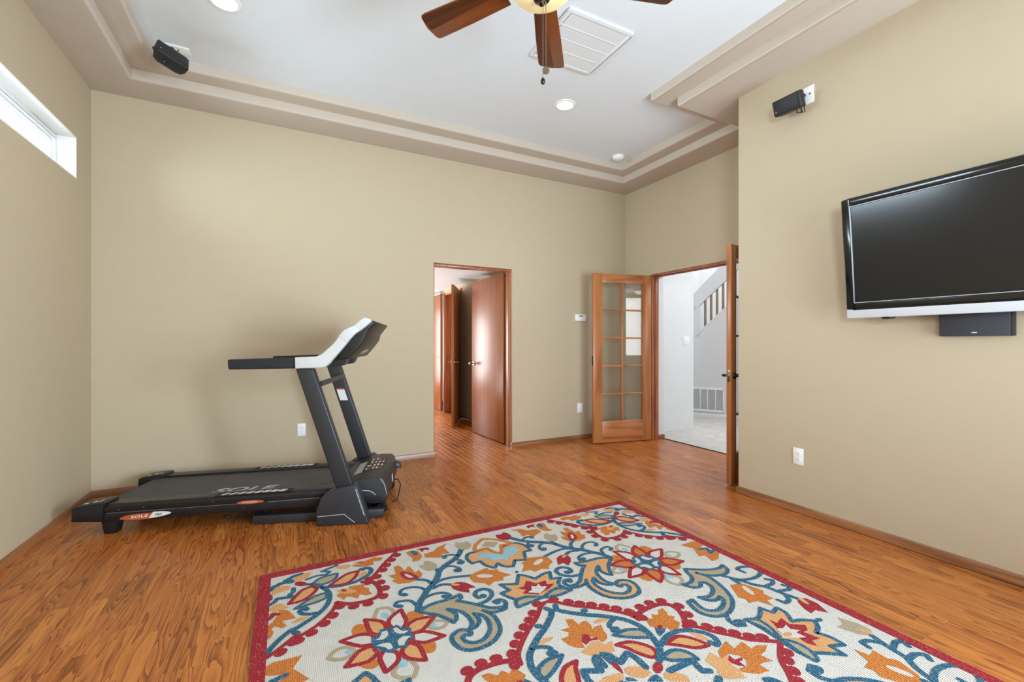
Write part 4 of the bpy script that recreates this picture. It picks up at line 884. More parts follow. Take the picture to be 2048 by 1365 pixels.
m = MB(); m.box(-1.5, 0.0, zl(0) + 0.0, 0.085, 0.10, 1.80); m.build('newel_wall', M['white_wall'], t)
t = thing('return_air_vent', 'large white return air grille low on the white stair wall', 'vent', matrix=SM)
m = MB(); m.box(-0.35, -0.016, 0.09, 0.455, 0, 0.125); m.box(-0.35, -0.016, 0.445, 0.455, 0, 0.48); m.box(-0.36, -0.016, 0.09, -0.33, 0, 0.48); m.box(0.43, -0.016, 0.09, 0.455, 0, 0.48); m.build('vent_frame', M['white'], t, 0.003)
for x in (-0.24, -0.13, -0.015, 0.095, 0.205, 0.324): m = MB(); m.box(x - 0.007, -0.014, 0.125, x + 0.007, -0.001, 0.445); m.build('divider', M['white'], t, 0.002)
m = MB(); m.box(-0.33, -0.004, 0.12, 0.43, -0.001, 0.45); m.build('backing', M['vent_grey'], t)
m = MB()
for i in range(26):
    z = 0.13 + i * 0.0121; m.hexa([(-0.33, -0.012, z), (0.43, -0.012, z), (0.43, -0.004, z + 0.004), (-0.33, -0.004, z + 0.004), (-0.33, -0.012, z + 0.0015), (0.43, -0.012, z + 0.0015), (0.43, -0.004, z + 0.0055), (-0.33, -0.004, z + 0.0055)])
m.build('louvers', M['vent_white'], t, smooth=False, kind='stuff')
m = MB(); m.box(-1.4, -0.013, 0, 2.1, 0, 0.06); o = struct('baseboard_stair', m, M['white'], 'white baseboard under the return air grille', 'baseboard', 0.003); o.matrix_world = SM
# ------------------------------------------------------------------ area rug
RX, RY, RZ = 1.183, 1.52, 0.008
rug = thing('area_rug', 'cream area rug with blue, orange and red floral scrolls and a red border', 'rug', (1.068, 1.085, 0.0))
m = MB(); m.box(-RX + 0.003, -RY + 0.003, 0.0006, RX - 0.003, RY - 0.003, RZ - 0.0001); m.build('rug_ground', RUGM['w'], rug, smooth=False)
bw = 0.052
m = MB()
for x0, y0, x1, y1 in ((-RX, -RY, -RX + bw, RY), (RX - bw, -RY, RX, RY), (-RX + bw, RY - bw, RX - bw, RY), (-RX + bw, -RY, RX - bw, -RY + bw)):
    m.box(x0, y0, 0.0006, x1, y1, RZ + 0.0022)
m.build('rug_border', RUGM['r'], rug, smooth=False)
KEYS = 'wbroptl'
pat = MB()
lift = [0]
def up(z):
    # every piece lies a few microns above the last, so no two pieces share one plane
    lift[0] += 1
    return z + (lift[0] % 60) * 4e-6
def ribbon(pts, wd, z, flip, closed=False):
    n = len(pts)
    if n < 2: return
    for i in range(n if closed else n - 1):
        a, b_ = pts[i], pts[(i + 1) % n]; d = b_ - a
        if d.length < 1e-6: continue
        nn = Vector((-d.y, d.x)).normalized() * wd / 2
        q = [a + nn, a - nn, b_ - nn, b_ + nn]; zz = up(z)
        pat.add([(p.x, p.y, zz) for p in q], [(0, 1, 2, 3)])
    for i in range(n):
        p = pts[i]; k = 8
        end = not closed and i in (0, n - 1)
        if not end:
            d0 = p - pts[i - 1]; d1 = pts[(i + 1) % n] - p
            if d0.length > 1e-6 and d1.length > 1e-6 and d0.angle(d1) < R(10): continue
        zz = up(z); pat.add([(p.x + wd / 2 * math.cos(2 * PI * j / k), p.y + wd / 2 * math.sin(2 * PI * j / k), zz) for j in range(k)], [list(range(k))])
def disc(c, rx, ry, ang, z, k=10):
    ca, sa = math.cos(ang), math.sin(ang); z = up(z)
    pat.add([(c.x + rx * math.cos(2 * PI * j / k) * ca - ry * math.sin(2 * PI * j / k) * sa, c.y + rx * math.cos(2 * PI * j / k) * sa + ry * math.sin(2 * PI * j / k) * ca, z) for j in range(k)], [list(range(k))])
def fill(pts, z):
    z = up(z)
    for tri in tessellate_polygon([[Vector((p.x, p.y, 0)) for p in pts]]):
        a, b_, c = (pts[i] for i in tri)
        if (b_ - a).cross(c - a) < 0: b_, c = c, b_
        pat.add([(p.x, p.y, z) for p in (a, b_, c)], [(0, 1, 2)])
for mode, kind, c0, c1, wd, layer, side, pts in RUG_PATTERN:
    P0 = [(px / 1000, py / 1000) for px, py in pts]
    # LT keeps its colours under a half turn, the mirrored quarters take the second colour
    copies = {'Q': ((-1, 1, c0), (1, 1, c1), (-1, -1, c1), (1, -1, c0)), 'T': ((1, 1, c0), (1, -1, c0)), 'R': ((1, 1, c0), (-1, -1, c0))}[mode]
    for sx, sy, cc in copies:
        P = [Vector((x * sx, y * sy)) for x, y in P0]
        flip = sx * sy; z = RZ + 0.00028 * (layer + 1); pat.cur = KEYS.index(cc)
        w_ = wd / 1000 * (1.0 if kind == 'K' else 1.22)
        if kind == 'F': fill(catmull(P, True), z)
        elif kind == 'P': fill(P, z)
        elif kind == 'S': ribbon(catmull(P), w_, z, flip)
        elif kind == 'L': ribbon(catmull(P, True), w_, z, flip, True)
        elif kind == 'K':
            cl = catmull(P); ribbon(cl, w_, z, flip)
            acc = 0.03; sgn = -side * flip
            for a, b_ in zip(cl, cl[1:]):
                acc += (b_ - a).length
                if acc > 0.051:
                    acc = 0; d = (b_ - a).normalized(); nn = Vector((-d.y, d.x)) * sgn
                    disc(b_ + nn * (w_ * 0.5 + 0.013), 0.026, 0.022, math.atan2(d.y, d.x), z)
pat.build('woven_flowers', [RUGM[k] for k in KEYS], rug, smooth=False, flat=True, kind='stuff')

# ------------------------------------------------------------------ treadmill (own frame: x from rear to front, y from the near side to the wall)
TH = R(-18)
EX = Vector((math.cos(TH), math.sin(TH), 0)); EY = Vector((-math.sin(TH), math.cos(TH), 0))
TO = EX * (-2.256) + EY * 3.15
tm = thing('treadmill', 'black folding treadmill with white console trim standing along the back wall', 'treadmill', TO, TH)
def tz(x): return 0.0225 * (x - 0.16)            # the deck climbs slightly towards the front
def side_rail(y0, y1):
    m = MB()
    pr = [(0.165, 0.068), (0.24, 0.072), (0.30, 0.084), (1.56, 0.108), (1.62, 0.115), (1.62, 0.170), (0.165, 0.132)]
    m.prism(pr, y0 + 0.004, y1 - 0.004); return m.build('frame_beam', M['tm_black'], tm, 0.004)
def foot_rail(y0, y1, outer):
    m = MB(); x0, x1 = 0.14, 1.66
    sec = [(y0, 0.134), (y1, 0.134), (y1, 0.170), (y1 - 0.022, 0.186), (y0 + 0.0, 0.186)] if outer > 0 else [(y0, 0.134), (y1, 0.134), (y1, 0.186), (y0 + 0.022, 0.186), (y0, 0.170)]
    n = len(sec); vs = [(x0, y, z + tz(x0)) for y, z in sec] + [(x1, y, z + tz(x1)) for y, z in sec]
    m.add(vs, [[i, (i + 1) % n, n + (i + 1) % n, n + i] for i in range(n)] + [list(range(n)), list(range(2 * n - 1, n - 1, -1))])
    return m.build('foot_rail', M['tm_black'], tm, 0.003)
NY0, NY1, FY0_, FY1_ = -0.012, 0.105, 0.610, 0.727
side_rail(NY0, 0.05); side_rail(FY1_ - 0.062, FY1_)
fr_n = foot_rail(NY0, NY1, -1); fr_f = foot_rail(FY0_, FY1_, 1)
# lighter seam lines and screws on the near beam
m = MB(); m.hexa([(0.19, NY0 - 0.001, 0.1335), (1.10, NY0 - 0.001, 0.154), (1.10, NY0 + 0.002, 0.154), (0.19, NY0 + 0.002, 0.1335), (0.19, NY0 - 0.001, 0.1355), (1.10, NY0 - 0.001, 0.156), (1.10, NY0 + 0.002, 0.156), (0.19, NY0 + 0.002, 0.1355)])
m.hexa([(1.13, NY0 - 0.001, 0.153), (1.46, NY0 - 0.001, 0.163), (1.46, NY0 + 0.002, 0.163), (1.13, NY0 + 0.002, 0.153), (1.13, NY0 - 0.001, 0.156), (1.46, NY0 - 0.001, 0.166), (1.46, NY0 + 0.002, 0.166), (1.13, NY0 + 0.002, 0.156)])
m.build('seam_line', M['tm_seam'], tm)
for x, z in ((0.262, 0.155), (0.40, 0.163), (0.80, 0.173), (1.245, 0.187), (1.42, 0.198), (0.985, 0.128)):
    m = MB(); m.cyl((x, NY0 - 0.003, z), (x, NY0 + 0.004, z), 0.005, n=10); m.build('screw', M['chrome'], tm)
# running belt round its rear roller
bp = []
for i in range(7): a = PI / 2 + PI * i / 6; bp.append((0.125 + 0.036 * math.cos(a), 0.136 + 0.036 * math.sin(a)))
bp += [(1.60, 0.118), (1.66, 0.150), (1.66, 0.2025), (1.55, 0.2025)]
m = MB(); m.prism(bp, 0.108, 0.607); m.build('running_belt', M['tm_belt'], tm, 0.003)
# "SOLE" woven along the belt, and on the side beam
tx = Matrix.Translation((0.712, 0.138, 0.1848)) @ Matrix.Rotation(-0.0214, 4, 'Y')
text_mesh('belt_lettering', 'SOLE', 0.118, M['tm_silver'], tm, tx, 0.0006, 1.36, 0.25, bold=0.03)
# rear end caps with printed tops
for y0, y1, nm in ((-0.018, 0.122, 0), (0.593, 0.733, 1)):
    m = MB(); m.prism([(0.0, 0.092), (0.165, 0.082), (0.172, 0.128), (0.178, 0.196), (0.15, 0.2005), (0.03, 0.186), (0.004, 0.176)], y0, y1)
    e = m.build('end_cap', M['tm_black'], tm, 0.006)
    m = MB()
    def zc(x): return 0.186 + (x - 0.03) * 0.1208 + 0.0006
    def quad(a, b_, c, d): m.add([(px, py, zc(px)) for px, py in (a, b_, c, d)], [(0, 1, 2, 3)])
    quad((0.035, y0 + 0.03), (0.148, y0 + 0.03), (0.148, y0 + 0.085), (0.035, y0 + 0.085))
    m.build('warning_print', M['print_dark'], e, smooth=False)
    m = MB()
    def quad2(a, b_, c, d): m.add([(px, py, zc(px) + 0.0004) for px, py in (a, b_, c, d)], [(0, 1, 2, 3)])
    quad2((0.04, y0 + 0.035), (0.07, y0 + 0.035), (0.07, y0 + 0.06), (0.04, y0 + 0.06)); quad2((0.085, y0 + 0.045), (0.105, y0 + 0.035), (0.12, y0 + 0.06), (0.09, y0 + 0.075)); quad2((0.125, y0 + 0.035), (0.14, y0 + 0.04), (0.142, y0 + 0.08), (0.128, y0 + 0.08))
    m.build('warning_print', M['print_white'], e, smooth=False)
for y0, y1 in ((-0.006, 0.07), (0.645, 0.721)):
    m = MB(); m.hexa([(0.168, y0 + 0.006, 0), (0.232, y0 + 0.006, 0), (0.232, y1 - 0.006, 0), (0.168, y1 - 0.006, 0), (0.155, y0, 0.09), (0.246, y0, 0.09), (0.246, y1, 0.09), (0.155, y1, 0.09)])
    m.build('rear_foot', M['tm_black'], tm, 0.006)
# decals on the near beam
def decal(pts, y, mat, name='decal'):
    m = MB(); m.prism(pts, y - 0.0006, y + 0.001); return m.build(name, mat, tm, smooth=False)
def ellp(cx, cz, rx, rz, rot=0.0, n=18):
    return [(cx + rx * math.cos(2 * PI * i / n) * math.cos(rot) - rz * math.sin(2 * PI * i / n) * math.sin(rot), cz + rx * math.cos(2 * PI * i / n) * math.sin(rot) + rz * math.sin(2 * PI * i / n) * math.cos(rot)) for i in range(n)]
decal([(0.262, 0.091), (0.30, 0.085), (0.37, 0.083), (0.425, 0.087), (0.438, 0.108), (0.448, 0.124), (0.36, 0.121), (0.30, 0.114), (0.27, 0.104)], NY0 + 0.003, M['print_orange'])
decal([(0.424, 0.088), (0.50, 0.098), (0.545, 0.110), (0.556, 0.118), (0.54, 0.125), (0.50, 0.129), (0.452, 0.129), (0.438, 0.110)], NY0 + 0.003, M['print_white'])
rotx = Matrix.Rotation(PI / 2, 4, 'X')
text_mesh('side_lettering', 'SOLE', 0.024, M['print_white'], tm, Matrix.Translation((0.325, NY0 + 0.0015, 0.094)) @ rotx @ Matrix.Rotation(0.05, 4, 'Z'), 0.0004, 1.7, 0.1)
text_mesh('side_lettering', 'F85', 0.020, M['print_dark'], tm, Matrix.Translation((0.462, NY0 + 0.0015, 0.1035)) @ rotx @ Matrix.Rotation(0.05, 4, 'Z'), 0.0004, 1.2, 0.35)
decal(ellp(1.026, 0.159, 0.082, 0.0115, 0.02), NY0 - 0.001, M['print_orange'])
text_mesh('side_lettering', 'CUSHION', 0.011, M['print_white'], tm, Matrix.Translation((0.975, NY0 - 0.0025, 0.1555)) @ rotx, 0.0004, 1.7, 0.2)
# white dashes on both foot rails
for fr_, yc in ((fr_n, 0.036), (fr_f, 0.668)):
    m = MB(); m.hexa([(0.80, yc - 0.034, 0.186 + tz(0.80)), (1.27, yc - 0.034, 0.186 + tz(1.27)), (1.27, yc + 0.034, 0.186 + tz(1.27)), (0.80, yc + 0.034, 0.186 + tz(0.80)), (0.80, yc - 0.034, 0.1885 + tz(0.80)), (1.27, yc - 0.034, 0.1885 + tz(1.27)), (1.27, yc + 0.034, 0.1885 + tz(1.27)), (0.80, yc + 0.034, 0.1885 + tz(0.80))])
    m.build('grip_pad', M['tm_foam'], fr_)
    for i in range(8):
        x = 0.855 + i * 0.0505; wd = 0.008 + 0.0015 * i; sk = 0.016 - 0.0014 * i
        m = MB(); z = 0.1885 + tz(x) + 0.0006
        q = [(x - wd - sk, yc - 0.021), (x + wd - sk, yc - 0.022), (x + wd + sk * 0.4 + 0.004, yc), (x + wd + sk, yc + 0.022), (x - wd + sk, yc + 0.021), (x - wd - sk * 0.4 - 0.003, yc)]
        m.add([(a_, b_, z + 0.0225 * (a_ - x)) for a_, b_ in q], [list(range(6))]); m.build('grip_dash', M['print_white'], fr_, smooth=False)
# floor frame, shoes, uprights
for y0, y1 in ((0.0, 0.058), (0.66, 0.718)):
    m = MB(); m.box(1.032, y0, 0.004, 1.868, y1, 0.060); m.build('base_rail', M['tm_metal'], tm, 0.006)
for x in (1.03, 1.80): m = MB(); m.box(x, 0.058, 0.006, x + 0.04, 0.66, 0.052); m.build('base_crossbar', M['tm_metal'], tm, 0.004)
for s_, ya in ((-1, 0.002), (1, 0.716)):
    yo = ya + s_ * 0.10
    prof_o = [(1.452, 0.002), (1.449, 0.10), (1.478, 0.185), (1.545, 0.228), (1.60, 0.25), (1.69, 0.262), (1.712, 0.25), (1.786, 0.002)]
    m = MB(); m.prism(prof_o, min(ya, yo), max(ya, yo)); sh = m.build('upright_shoe', M['tm_metal'], tm, 0.012, 3)
    ys = yo - 0.0008 if s_ < 0 else yo
    m = MB(); y_ = yo + s_ * 0.0006
    m.tube([(1.462, y_, 0.068), (1.628, y_, 0.074), (1.695, y_, 0.016)], 0.0022, 6); m.tube([(1.70, y_, 0.235), (1.755, y_, 0.06)], 0.003, 6)
    m.build('shoe_groove', M['tm_silver'], sh)
    for x, z in ((1.66, 0.215), (1.652, 0.222), (1.695, 0.08), (1.48, 0.035)): m = MB(); m.cyl((x, yo - 0.002, z), (x, yo + 0.003, z), 0.006, n=10); m.build('screw', M['chrome'], sh)
    yu0, yu1 = (-0.060, 0.004) if s_ < 0 else (0.716, 0.780)
    m = MB(); m.prism([(1.578, 0.20), (1.690, 0.20), (1.425, 1.032), (1.315, 1.032)], yu0, yu1); up_ = m.build('upright', M['tm_metal'], tm, 0.010, 3)
    ym = yu0 if s_ < 0 else yu1
    m = MB(); m.prism([(0.905, 1.030), (0.900, 1.095), (1.32, 1.107), (1.32, 1.034)], yu0 + 0.008, yu1 - 0.008); m.build('handrail_grip', M['tm_foam'], tm, 0.012, 3)
    # white console side cover
    cov = [(1.312, 1.108), (1.442, 1.112), (1.482, 1.130), (1.560, 1.205), (1.590, 1.250), (1.622, 1.290), (1.655, 1.307), (1.690, 1.322), (1.728, 1.360), (1.752, 1.374), (1.780, 1.367), (1.797, 1.350), (1.757, 1.313), (1.722, 1.285), (1.690, 1.264), (1.660, 1.232), (1.634, 1.197), (1.578, 1.128), (1.522, 1.062), (1.505, 1.046), (1.483, 1.039), (1.314, 1.034)]
    m = MB(); m.prism(cov, yu0 - 0.006 if s_ < 0 else yu0 + 0.012, yu1 - 0.012 if s_ < 0 else yu1 - 0.036); cvr = m.build('console_side_cover', M['tm_white'], tm, 0.008, 3)
    if s_ < 0:
        m = MB(); m.prism([(1.586, 1.247), (1.622, 1.287), (1.655, 1.304), (1.686, 1.317), (1.716, 1.284), (1.688, 1.262), (1.659, 1.231), (1.640, 1.206)], yu0 - 0.0085, yu0 - 0.004); m.build('silver_band', M['silver'], cvr, 0.002)
m = MB(); m.tube([(1.452, 0.0, 0.925), (1.452, 0.72, 0.925)], 0.019, 14); m.build('crossbar', M['tm_metal'], tm)
# console body between the covers: sloping face, dark back, two holders
m = MB(); m.prism([(1.585, 1.235), (1.640, 1.290), (1.735, 1.362), (1.780, 1.362), (1.812, 1.346), (1.775, 1.300), (1.752, 1.268), (1.742, 1.225), (1.700, 1.165), (1.640, 1.095), (1.575, 1.085)], -0.008, 0.742); con = m.build('console', M['black'], tm, 0.010, 3)
m = MB(); m.hexa([(1.640, 0.10, 1.2925), (1.728, 0.10, 1.3585), (1.728, 0.62, 1.3585), (1.640, 0.62, 1.2925), (1.638, 0.10, 1.2945), (1.726, 0.10, 1.3605), (1.726, 0.62, 1.3605), (1.638, 0.62, 1.2945)]); m.build('display', M['screen'], con)
for y0 in (0.085, 0.40):
    m = MB(); m.hexa([(1.505, y0, 1.035), (1.585, y0, 1.045), (1.585, y0 + 0.12, 1.045), (1.505, y0 + 0.12, 1.035), (1.52, y0 - 0.01, 1.155), (1.64, y0 - 0.01, 1.155), (1.64, y0 + 0.13, 1.155), (1.52, y0 + 0.13, 1.155)]); m.build('bottle_holder', M['tm_metal'], con, 0.006)
m = MB(); m.tube([(1.66, 0.18, 1.185), (1.64, 0.30, 1.155), (1.65, 0.48, 1.165), (1.67, 0.60, 1.20)], [0.03, 0.045, 0.045, 0.03], 12); m.build('fan_duct', M['black_gloss'], con)
m = MB(); m.box(1.545, 0.20, 1.08, 1.56, 0.52, 1.23); m.build('lower_panel', M['black'], con, 0.004)
# white tag on the far upright
def ulean(z): return 1.578 + (1.315 - 1.578) * (z - 0.2) / 0.832
m = MB(); a0, a1 = ulean(0.725), ulean(0.823)
m.hexa([(a0 + 0.018, 0.714, 0.725), (a0 + 0.080, 0.714, 0.725), (a0 + 0.080, 0.7165, 0.725), (a0 + 0.018, 0.7165, 0.725), (a1 + 0.018, 0.714, 0.823), (a1 + 0.080, 0.714, 0.823), (a1 + 0.080, 0.7165, 0.823), (a1 + 0.018, 0.7165, 0.823)]); m.build('instruction_tag', M['print_white'], tm)
m = MB(); a2 = ulean(0.815)
m.hexa([(a2 + 0.0175, 0.7132, 0.815), (a2 + 0.0805, 0.7132, 0.815), (a2 + 0.0805, 0.7142, 0.815), (a2 + 0.0175, 0.7142, 0.815), (a1 + 0.0175, 0.7132, 0.825), (a1 + 0.0805, 0.7132, 0.825), (a1 + 0.0805, 0.7142, 0.825), (a1 + 0.0175, 0.7142, 0.825)]); m.build('tag_header', M['print_orange'], tm)
# motor hood
m = MB(); m.prism([(1.545, 0.190), (1.560, 0.215), (1.620, 0.240), (1.690, 0.262), (1.780, 0.272), (1.848, 0.270), (1.868, 0.252), (1.888, 0.195), (1.892, 0.150), (1.885, 0.104), (1.66, 0.108), (1.55, 0.15)], 0.012, 0.703); hood = m.build('motor_hood', M['tm_metal'], tm, 0.010, 3)
m = MB(); m.prism([(1.70, 0.102), (1.882, 0.098), (1.888, 0.150), (1.70, 0.150)], 0.006, 0.012); m.build('hood_skirt', M['tm_black'], hood, 0.002)
m = MB(); m.tube([(1.70, 0.0115, 0.191), (1.768, 0.0115, 0.186), (1.795, 0.0115, 0.172), (1.812, 0.0115, 0.154)], 0.003, 6); m.build('hood_accent_line', M['tm_silver'], hood)
m = MB(); m.tube([(1.845, 0.0125, 0.266), (1.872, 0.0125, 0.22), (1.888, 0.0125, 0.155)], 0.0022, 6); m.build('hood_edge_line', M['tm_silver'], hood)
def htop(x): return 0.2412 + (x - 0.62 - 1.0) * 0.30 if x < 1.69 else (0.2622 + (x - 1.69) * 0.111 if x < 1.78 else 0.2722 - (x - 1.78) * 0.03)
def sticker(x0, x1, y0, y1, mat, lift=0.0012):
    xs = [x0 + (x1 - x0) * i / 6 for i in range(7)]; m = MB()
    vs = [(x, y0, htop(x) + lift) for x in xs] + [(x, y1, htop(x) + lift) for x in xs]
    m.add(vs, [(i, i + 1, 8 + i, 7 + i) for i in range(6)]); return m.build('hood_sticker', mat, hood, smooth=False)
sticker(1.632, 1.690, 0.19, 0.50, M['print_grey']); sticker(1.698, 1.735, 0.20, 0.52, M['print_dark']); sticker(1.738, 1.835, 0.22, 0.56, M['print_dark'])
ic = random.Random(4)
for x in (1.705, 1.722, 1.752, 1.778, 1.806):
    for y in (0.25, 0.33, 0.42, 0.50):
        if ic.random() < 0.85: sticker(x, x + 0.013, y, y + 0.035 + 0.02 * ic.random(), M['print_orange'] if ic.random() < 0.35 else M['print_white'], 0.0020)
m = MB(); m.add([(1.8935, 0.30, 0.150), (1.8935, 0.36, 0.150), (1.890, 0.36, 0.205), (1.890, 0.30, 0.205)], [(0, 1, 2, 3)]); m.build('rating_plate', M['print_white'], hood, smooth=False)
# transport wheels, lift arms and power cord under the hood
for y in (0.09, 0.62):
    m = MB(); m.cyl((1.845, y - 0.02, 0.036), (1.845, y + 0.02, 0.036), 0.036, n=18); m.build('transport_wheel', M['tm_black'], tm)
for y in (0.16, 0.52):
    m = MB(); m.hexa([(1.70, y, 0.055), (1.83, y, 0.03), (1.83, y + 0.03, 0.03), (1.70, y + 0.03, 0.055), (1.70, y, 0.115), (1.83, y, 0.062), (1.83, y + 0.03, 0.062), (1.70, y + 0.03, 0.115)]); m.build('incline_arm', M['tm_metal'], tm, 0.004)
m = MB(); m.tube([(1.89, 0.45, 0.13), (1.925, 0.44, 0.125), (1.945, 0.42, 0.09), (1.935, 0.40, 0.04), (1.93, 0.36, 0.008), (1.90, 0.28, 0.006)], 0.0045, 8); m.build('power_cord', M['black'], tm)
m = MB(); m.hexa([(1.885, 0.60, 0.17), (1.93, 0.61, 0.165), (1.93, 0.69, 0.165), (1.885, 0.70, 0.17), (1.885, 0.60, 0.215), (1.92, 0.61, 0.205), (1.92, 0.69, 0.205), (1.885, 0.70, 0.215)]); m.build('latch_housing', M['tm_metal'], hood, 0.005)
m = MB(); m.tube([(0.87, 0.03, 0.075), (0.84, 0.06, 0.05), (0.88, 0.10, 0.022), (1.03, 0.12, 0.02)], 0.006, 8); m.build('sagging_cable', M['black'], tm)
m = MB(); m.box(0.20, 0.10, 0.090, 1.60, 0.62, 0.118); m.build('deck_underside', M['tm_black'], tm, 0.003)

# ------------------------------------------------------------------ television on the right wall
U = Vector((-0.097, 0, 0.9953)).normalized(); X = Vector((0, -1, 0)); Yv = U.cross(X)
tv = thing('television', 'large black flat television with silver lower strip tilted forward on the right wall', 'television', matrix=basis((3.10, 0.935, 1.352), X, Yv, U))
TW, THh = 0.5625, 0.722
m = MB()
o_ = (-TW, TW, 0.056, THh); i_ = (-TW + 0.044, TW - 0.044, 0.094, THh - 0.046)
m.box(o_[0], 0, o_[2], i_[0], 0.055, o_[3]); m.box(i_[1], 0, o_[2], o_[1], 0.055, o_[3]); m.box(i_[0], 0, i_[3], i_[1], 0.055, o_[3]); m.box(i_[0], 0, o_[2], i_[1], 0.055, i_[2])
m.build('bezel', M['black_gloss'], tv, 0.006, 3)
m = MB(); a_, c_, e_, f_ = i_
wd = 0.0028
m.box(a_ - 0.001, -0.002, e_ - 0.001, a_ + wd, 0.012, f_ + 0.001); m.box(c_ - wd, -0.002, e_ - 0.001, c_ + 0.001, 0.012, f_ + 0.001); m.box(a_ + wd, -0.002, f_ - wd, c_ - wd, 0.012, f_ + 0.001); m.box(a_ + wd, -0.002, e_ - 0.001, c_ - wd, 0.012, e_ + wd)
m.build('screen_trim', M['tm_silver'], tv)
m = MB(); m.box(a_ + wd, 0.006, e_ + wd, c_ - wd, 0.014, f_ - wd); m.build('screen', M['screen'], tv)
m = MB(); m.box(-TW, 0.0, 0.0, TW, 0.060, 0.0555); m.build('speaker_strip', M['silver'], tv, 0.006, 3)
m = MB(); m.box(-TW + 0.02, 0.055, 0.03, TW - 0.02, 0.085, THh - 0.01); m.box(-0.3, 0.085, 0.12, 0.3, 0.105, THh - 0.15); m.build('back_housing', M['black'], tv, 0.006)
m = MB(); m.lathe([(0.028, -0.012), (0.034, -0.004), (0.034, 0.001)], -0.365, 0.035, 24); m.build('lower_badge', M['black'], tv)
m = MB(); m.cyl((-TW - 0.008, 0.035, 0.13), (-TW + 0.004, 0.035, 0.13), 0.016, n=14); m.build('side_button', M['black'], tv)
m = MB(); m.box(-TW - 0.004, 0.02, 0.24, -TW + 0.004, 0.04, 0.27); m.build('side_button', M['black'], tv)
m = MB(); m.box(-0.14, 0.10, 0.20, -0.10, 0.135, 0.55); m.box(0.10, 0.10, 0.20, 0.14, 0.135, 0.55); m.box(-0.16, 0.10, 0.34, 0.16, 0.115, 0.40); m.build('wall_bracket', M['black'], tv)

# centre speaker under the television
cs = thing('center_speaker', 'long dark grey speaker box mounted under the television', 'speaker', matrix=basis((3.19, 0.955, 1.238), (0, -1, 0), (1, 0, 0), (0, 0, 1)))
m = MB(); m.box(-0.139, 0.010, 0.0, 0.139, 0.049, 0.125); m.build('cabinet', M['speaker'], cs, 0.004)
m = MB(); m.box(-0.139, 0.0, 0.002, 0.128, 0.011, 0.123); m.build('grille', M['grille'], cs, 0.003)
m = MB(); m.ellipsoid((0.0, -0.001, 0.018), (0.012, 0.002, 0.0032), 14, 6); m.build('badge', M['silver'], cs)

# small satellite speakers
def satellite(mat4, label, plate_label=None):
    s = thing('satellite_speaker', label, 'speaker', matrix=mat4, group='small black satellite speakers')
    bpy.context.view_layer.update()
    m = MB()
    sec = [(-0.095, 0.0), (0.090, 0.0), (0.095, 0.012), (0.092, 0.05), (0.078, 0.078), (0.05, 0.088), (-0.06, 0.088), (-0.09, 0.07)]
    m.prism(sec, -0.052, 0.052, 'z'); m.build('shell', M['speaker'], s, 0.007, 3)
    m = MB(); m.box(-0.092, -0.006, -0.048, 0.078, 0.002, 0.048); m.build('grille', M['speaker'], s, 0.004)
    m = MB(); m.cyl((-0.075, -0.007, -0.026), (-0.075, -0.0055, -0.026), 0.0035, n=10); m.build('badge', M['silver'], s)
    return s
U = Vector((-0.30, 0, 0.954)).normalized(); X = Vector((0, -1, 0)); Yv = U.cross(X)
s = satellite(basis((3.095, 1.865, 2.860), X, Yv, U), 'small black speaker tilted down from a white plate high on the right wall')
m = MB(); m.tube([(0.02, 0.08, 0.0), (0.03, 0.115, 0.025), (0.042, 0.150, 0.03)], [0.012, 0.010, 0.012], 10); m.build('mount_arm', M['black'], s)
m = MB(); m.tube([(0.055, 0.06, -0.05), (0.045, 0.07, -0.085), (0.025, 0.06, -0.075), (0.03, 0.05, -0.05)], 0.0035, 8); m.tube([(0.075, 0.06, -0.05), (0.07, 0.07, -0.09), (0.055, 0.065, -0.085), (0.06, 0.05, -0.05)], 0.0035, 8); m.build('speaker_wire', M['black'], s)
t = thing('speaker_wall_plate', 'white wall plate behind the speaker on the right wall', 'wall plate', matrix=basis((3.24, 1.803, 2.925), (0, -1, 0), (1, 0, 0), (0, 0, 1)))
m = MB(); m.box(-0.039, -0.007, -0.06, 0.039, 0.0, 0.06); m.build('cover_plate', M['white'], t, 0.002)
m = MB(); m.cyl((0.016, -0.009, 0.004), (0.016, -0.006, 0.004), 0.006, n=12); m.build('cable_hole', M['slot'], t)
X = Vector((0.135, 0.078, -0.035)).normalized(); U = Vector((-0.25, 0.35, 0.9)); U = (U - X * U.dot(X)).normalized(); Yv = U.cross(X)
s = satellite(basis((-0.668, 3.70, 3.150), X, Yv, U), 'small black speaker hanging from a white plate in the left ceiling corner')
mi_ = s.matrix_world.inverted(); pe = mi_ @ Vector((-0.72, 3.935, ZC - 0.008)); pm_ = mi_ @ Vector((-0.715, 3.88, 3.24))
m = MB(); m.tube([(-0.01, 0.07, 0.03), pm_, pe], [0.012, 0.009, 0.013], 10); m.build('mount_arm', M['black'], s)
for c_ in ((-0.095, 0.03, -0.02), (-0.03, 0.05, -0.055)): m = MB(); m.ellipsoid(c_, (0.014, 0.012, 0.013), 10, 6); m.build('binding_post', M['black'], s)
t = thing('speaker_ceiling_plate', 'white plate on the ceiling behind the left speaker', 'wall plate', (-0.70, 3.945, ZC))
m = MB(); m.box(-0.085, -0.045, -0.010, 0.085, 0.045, 0.0); m.build('cover_plate', M['white'], t, 0.002)
m = MB(); m.tube([(0.02, -0.01, -0.008), (0.015, -0.02, -0.03), (0.0, -0.04, -0.05)], 0.003, 6); m.build('speaker_wire', M['black'], t)

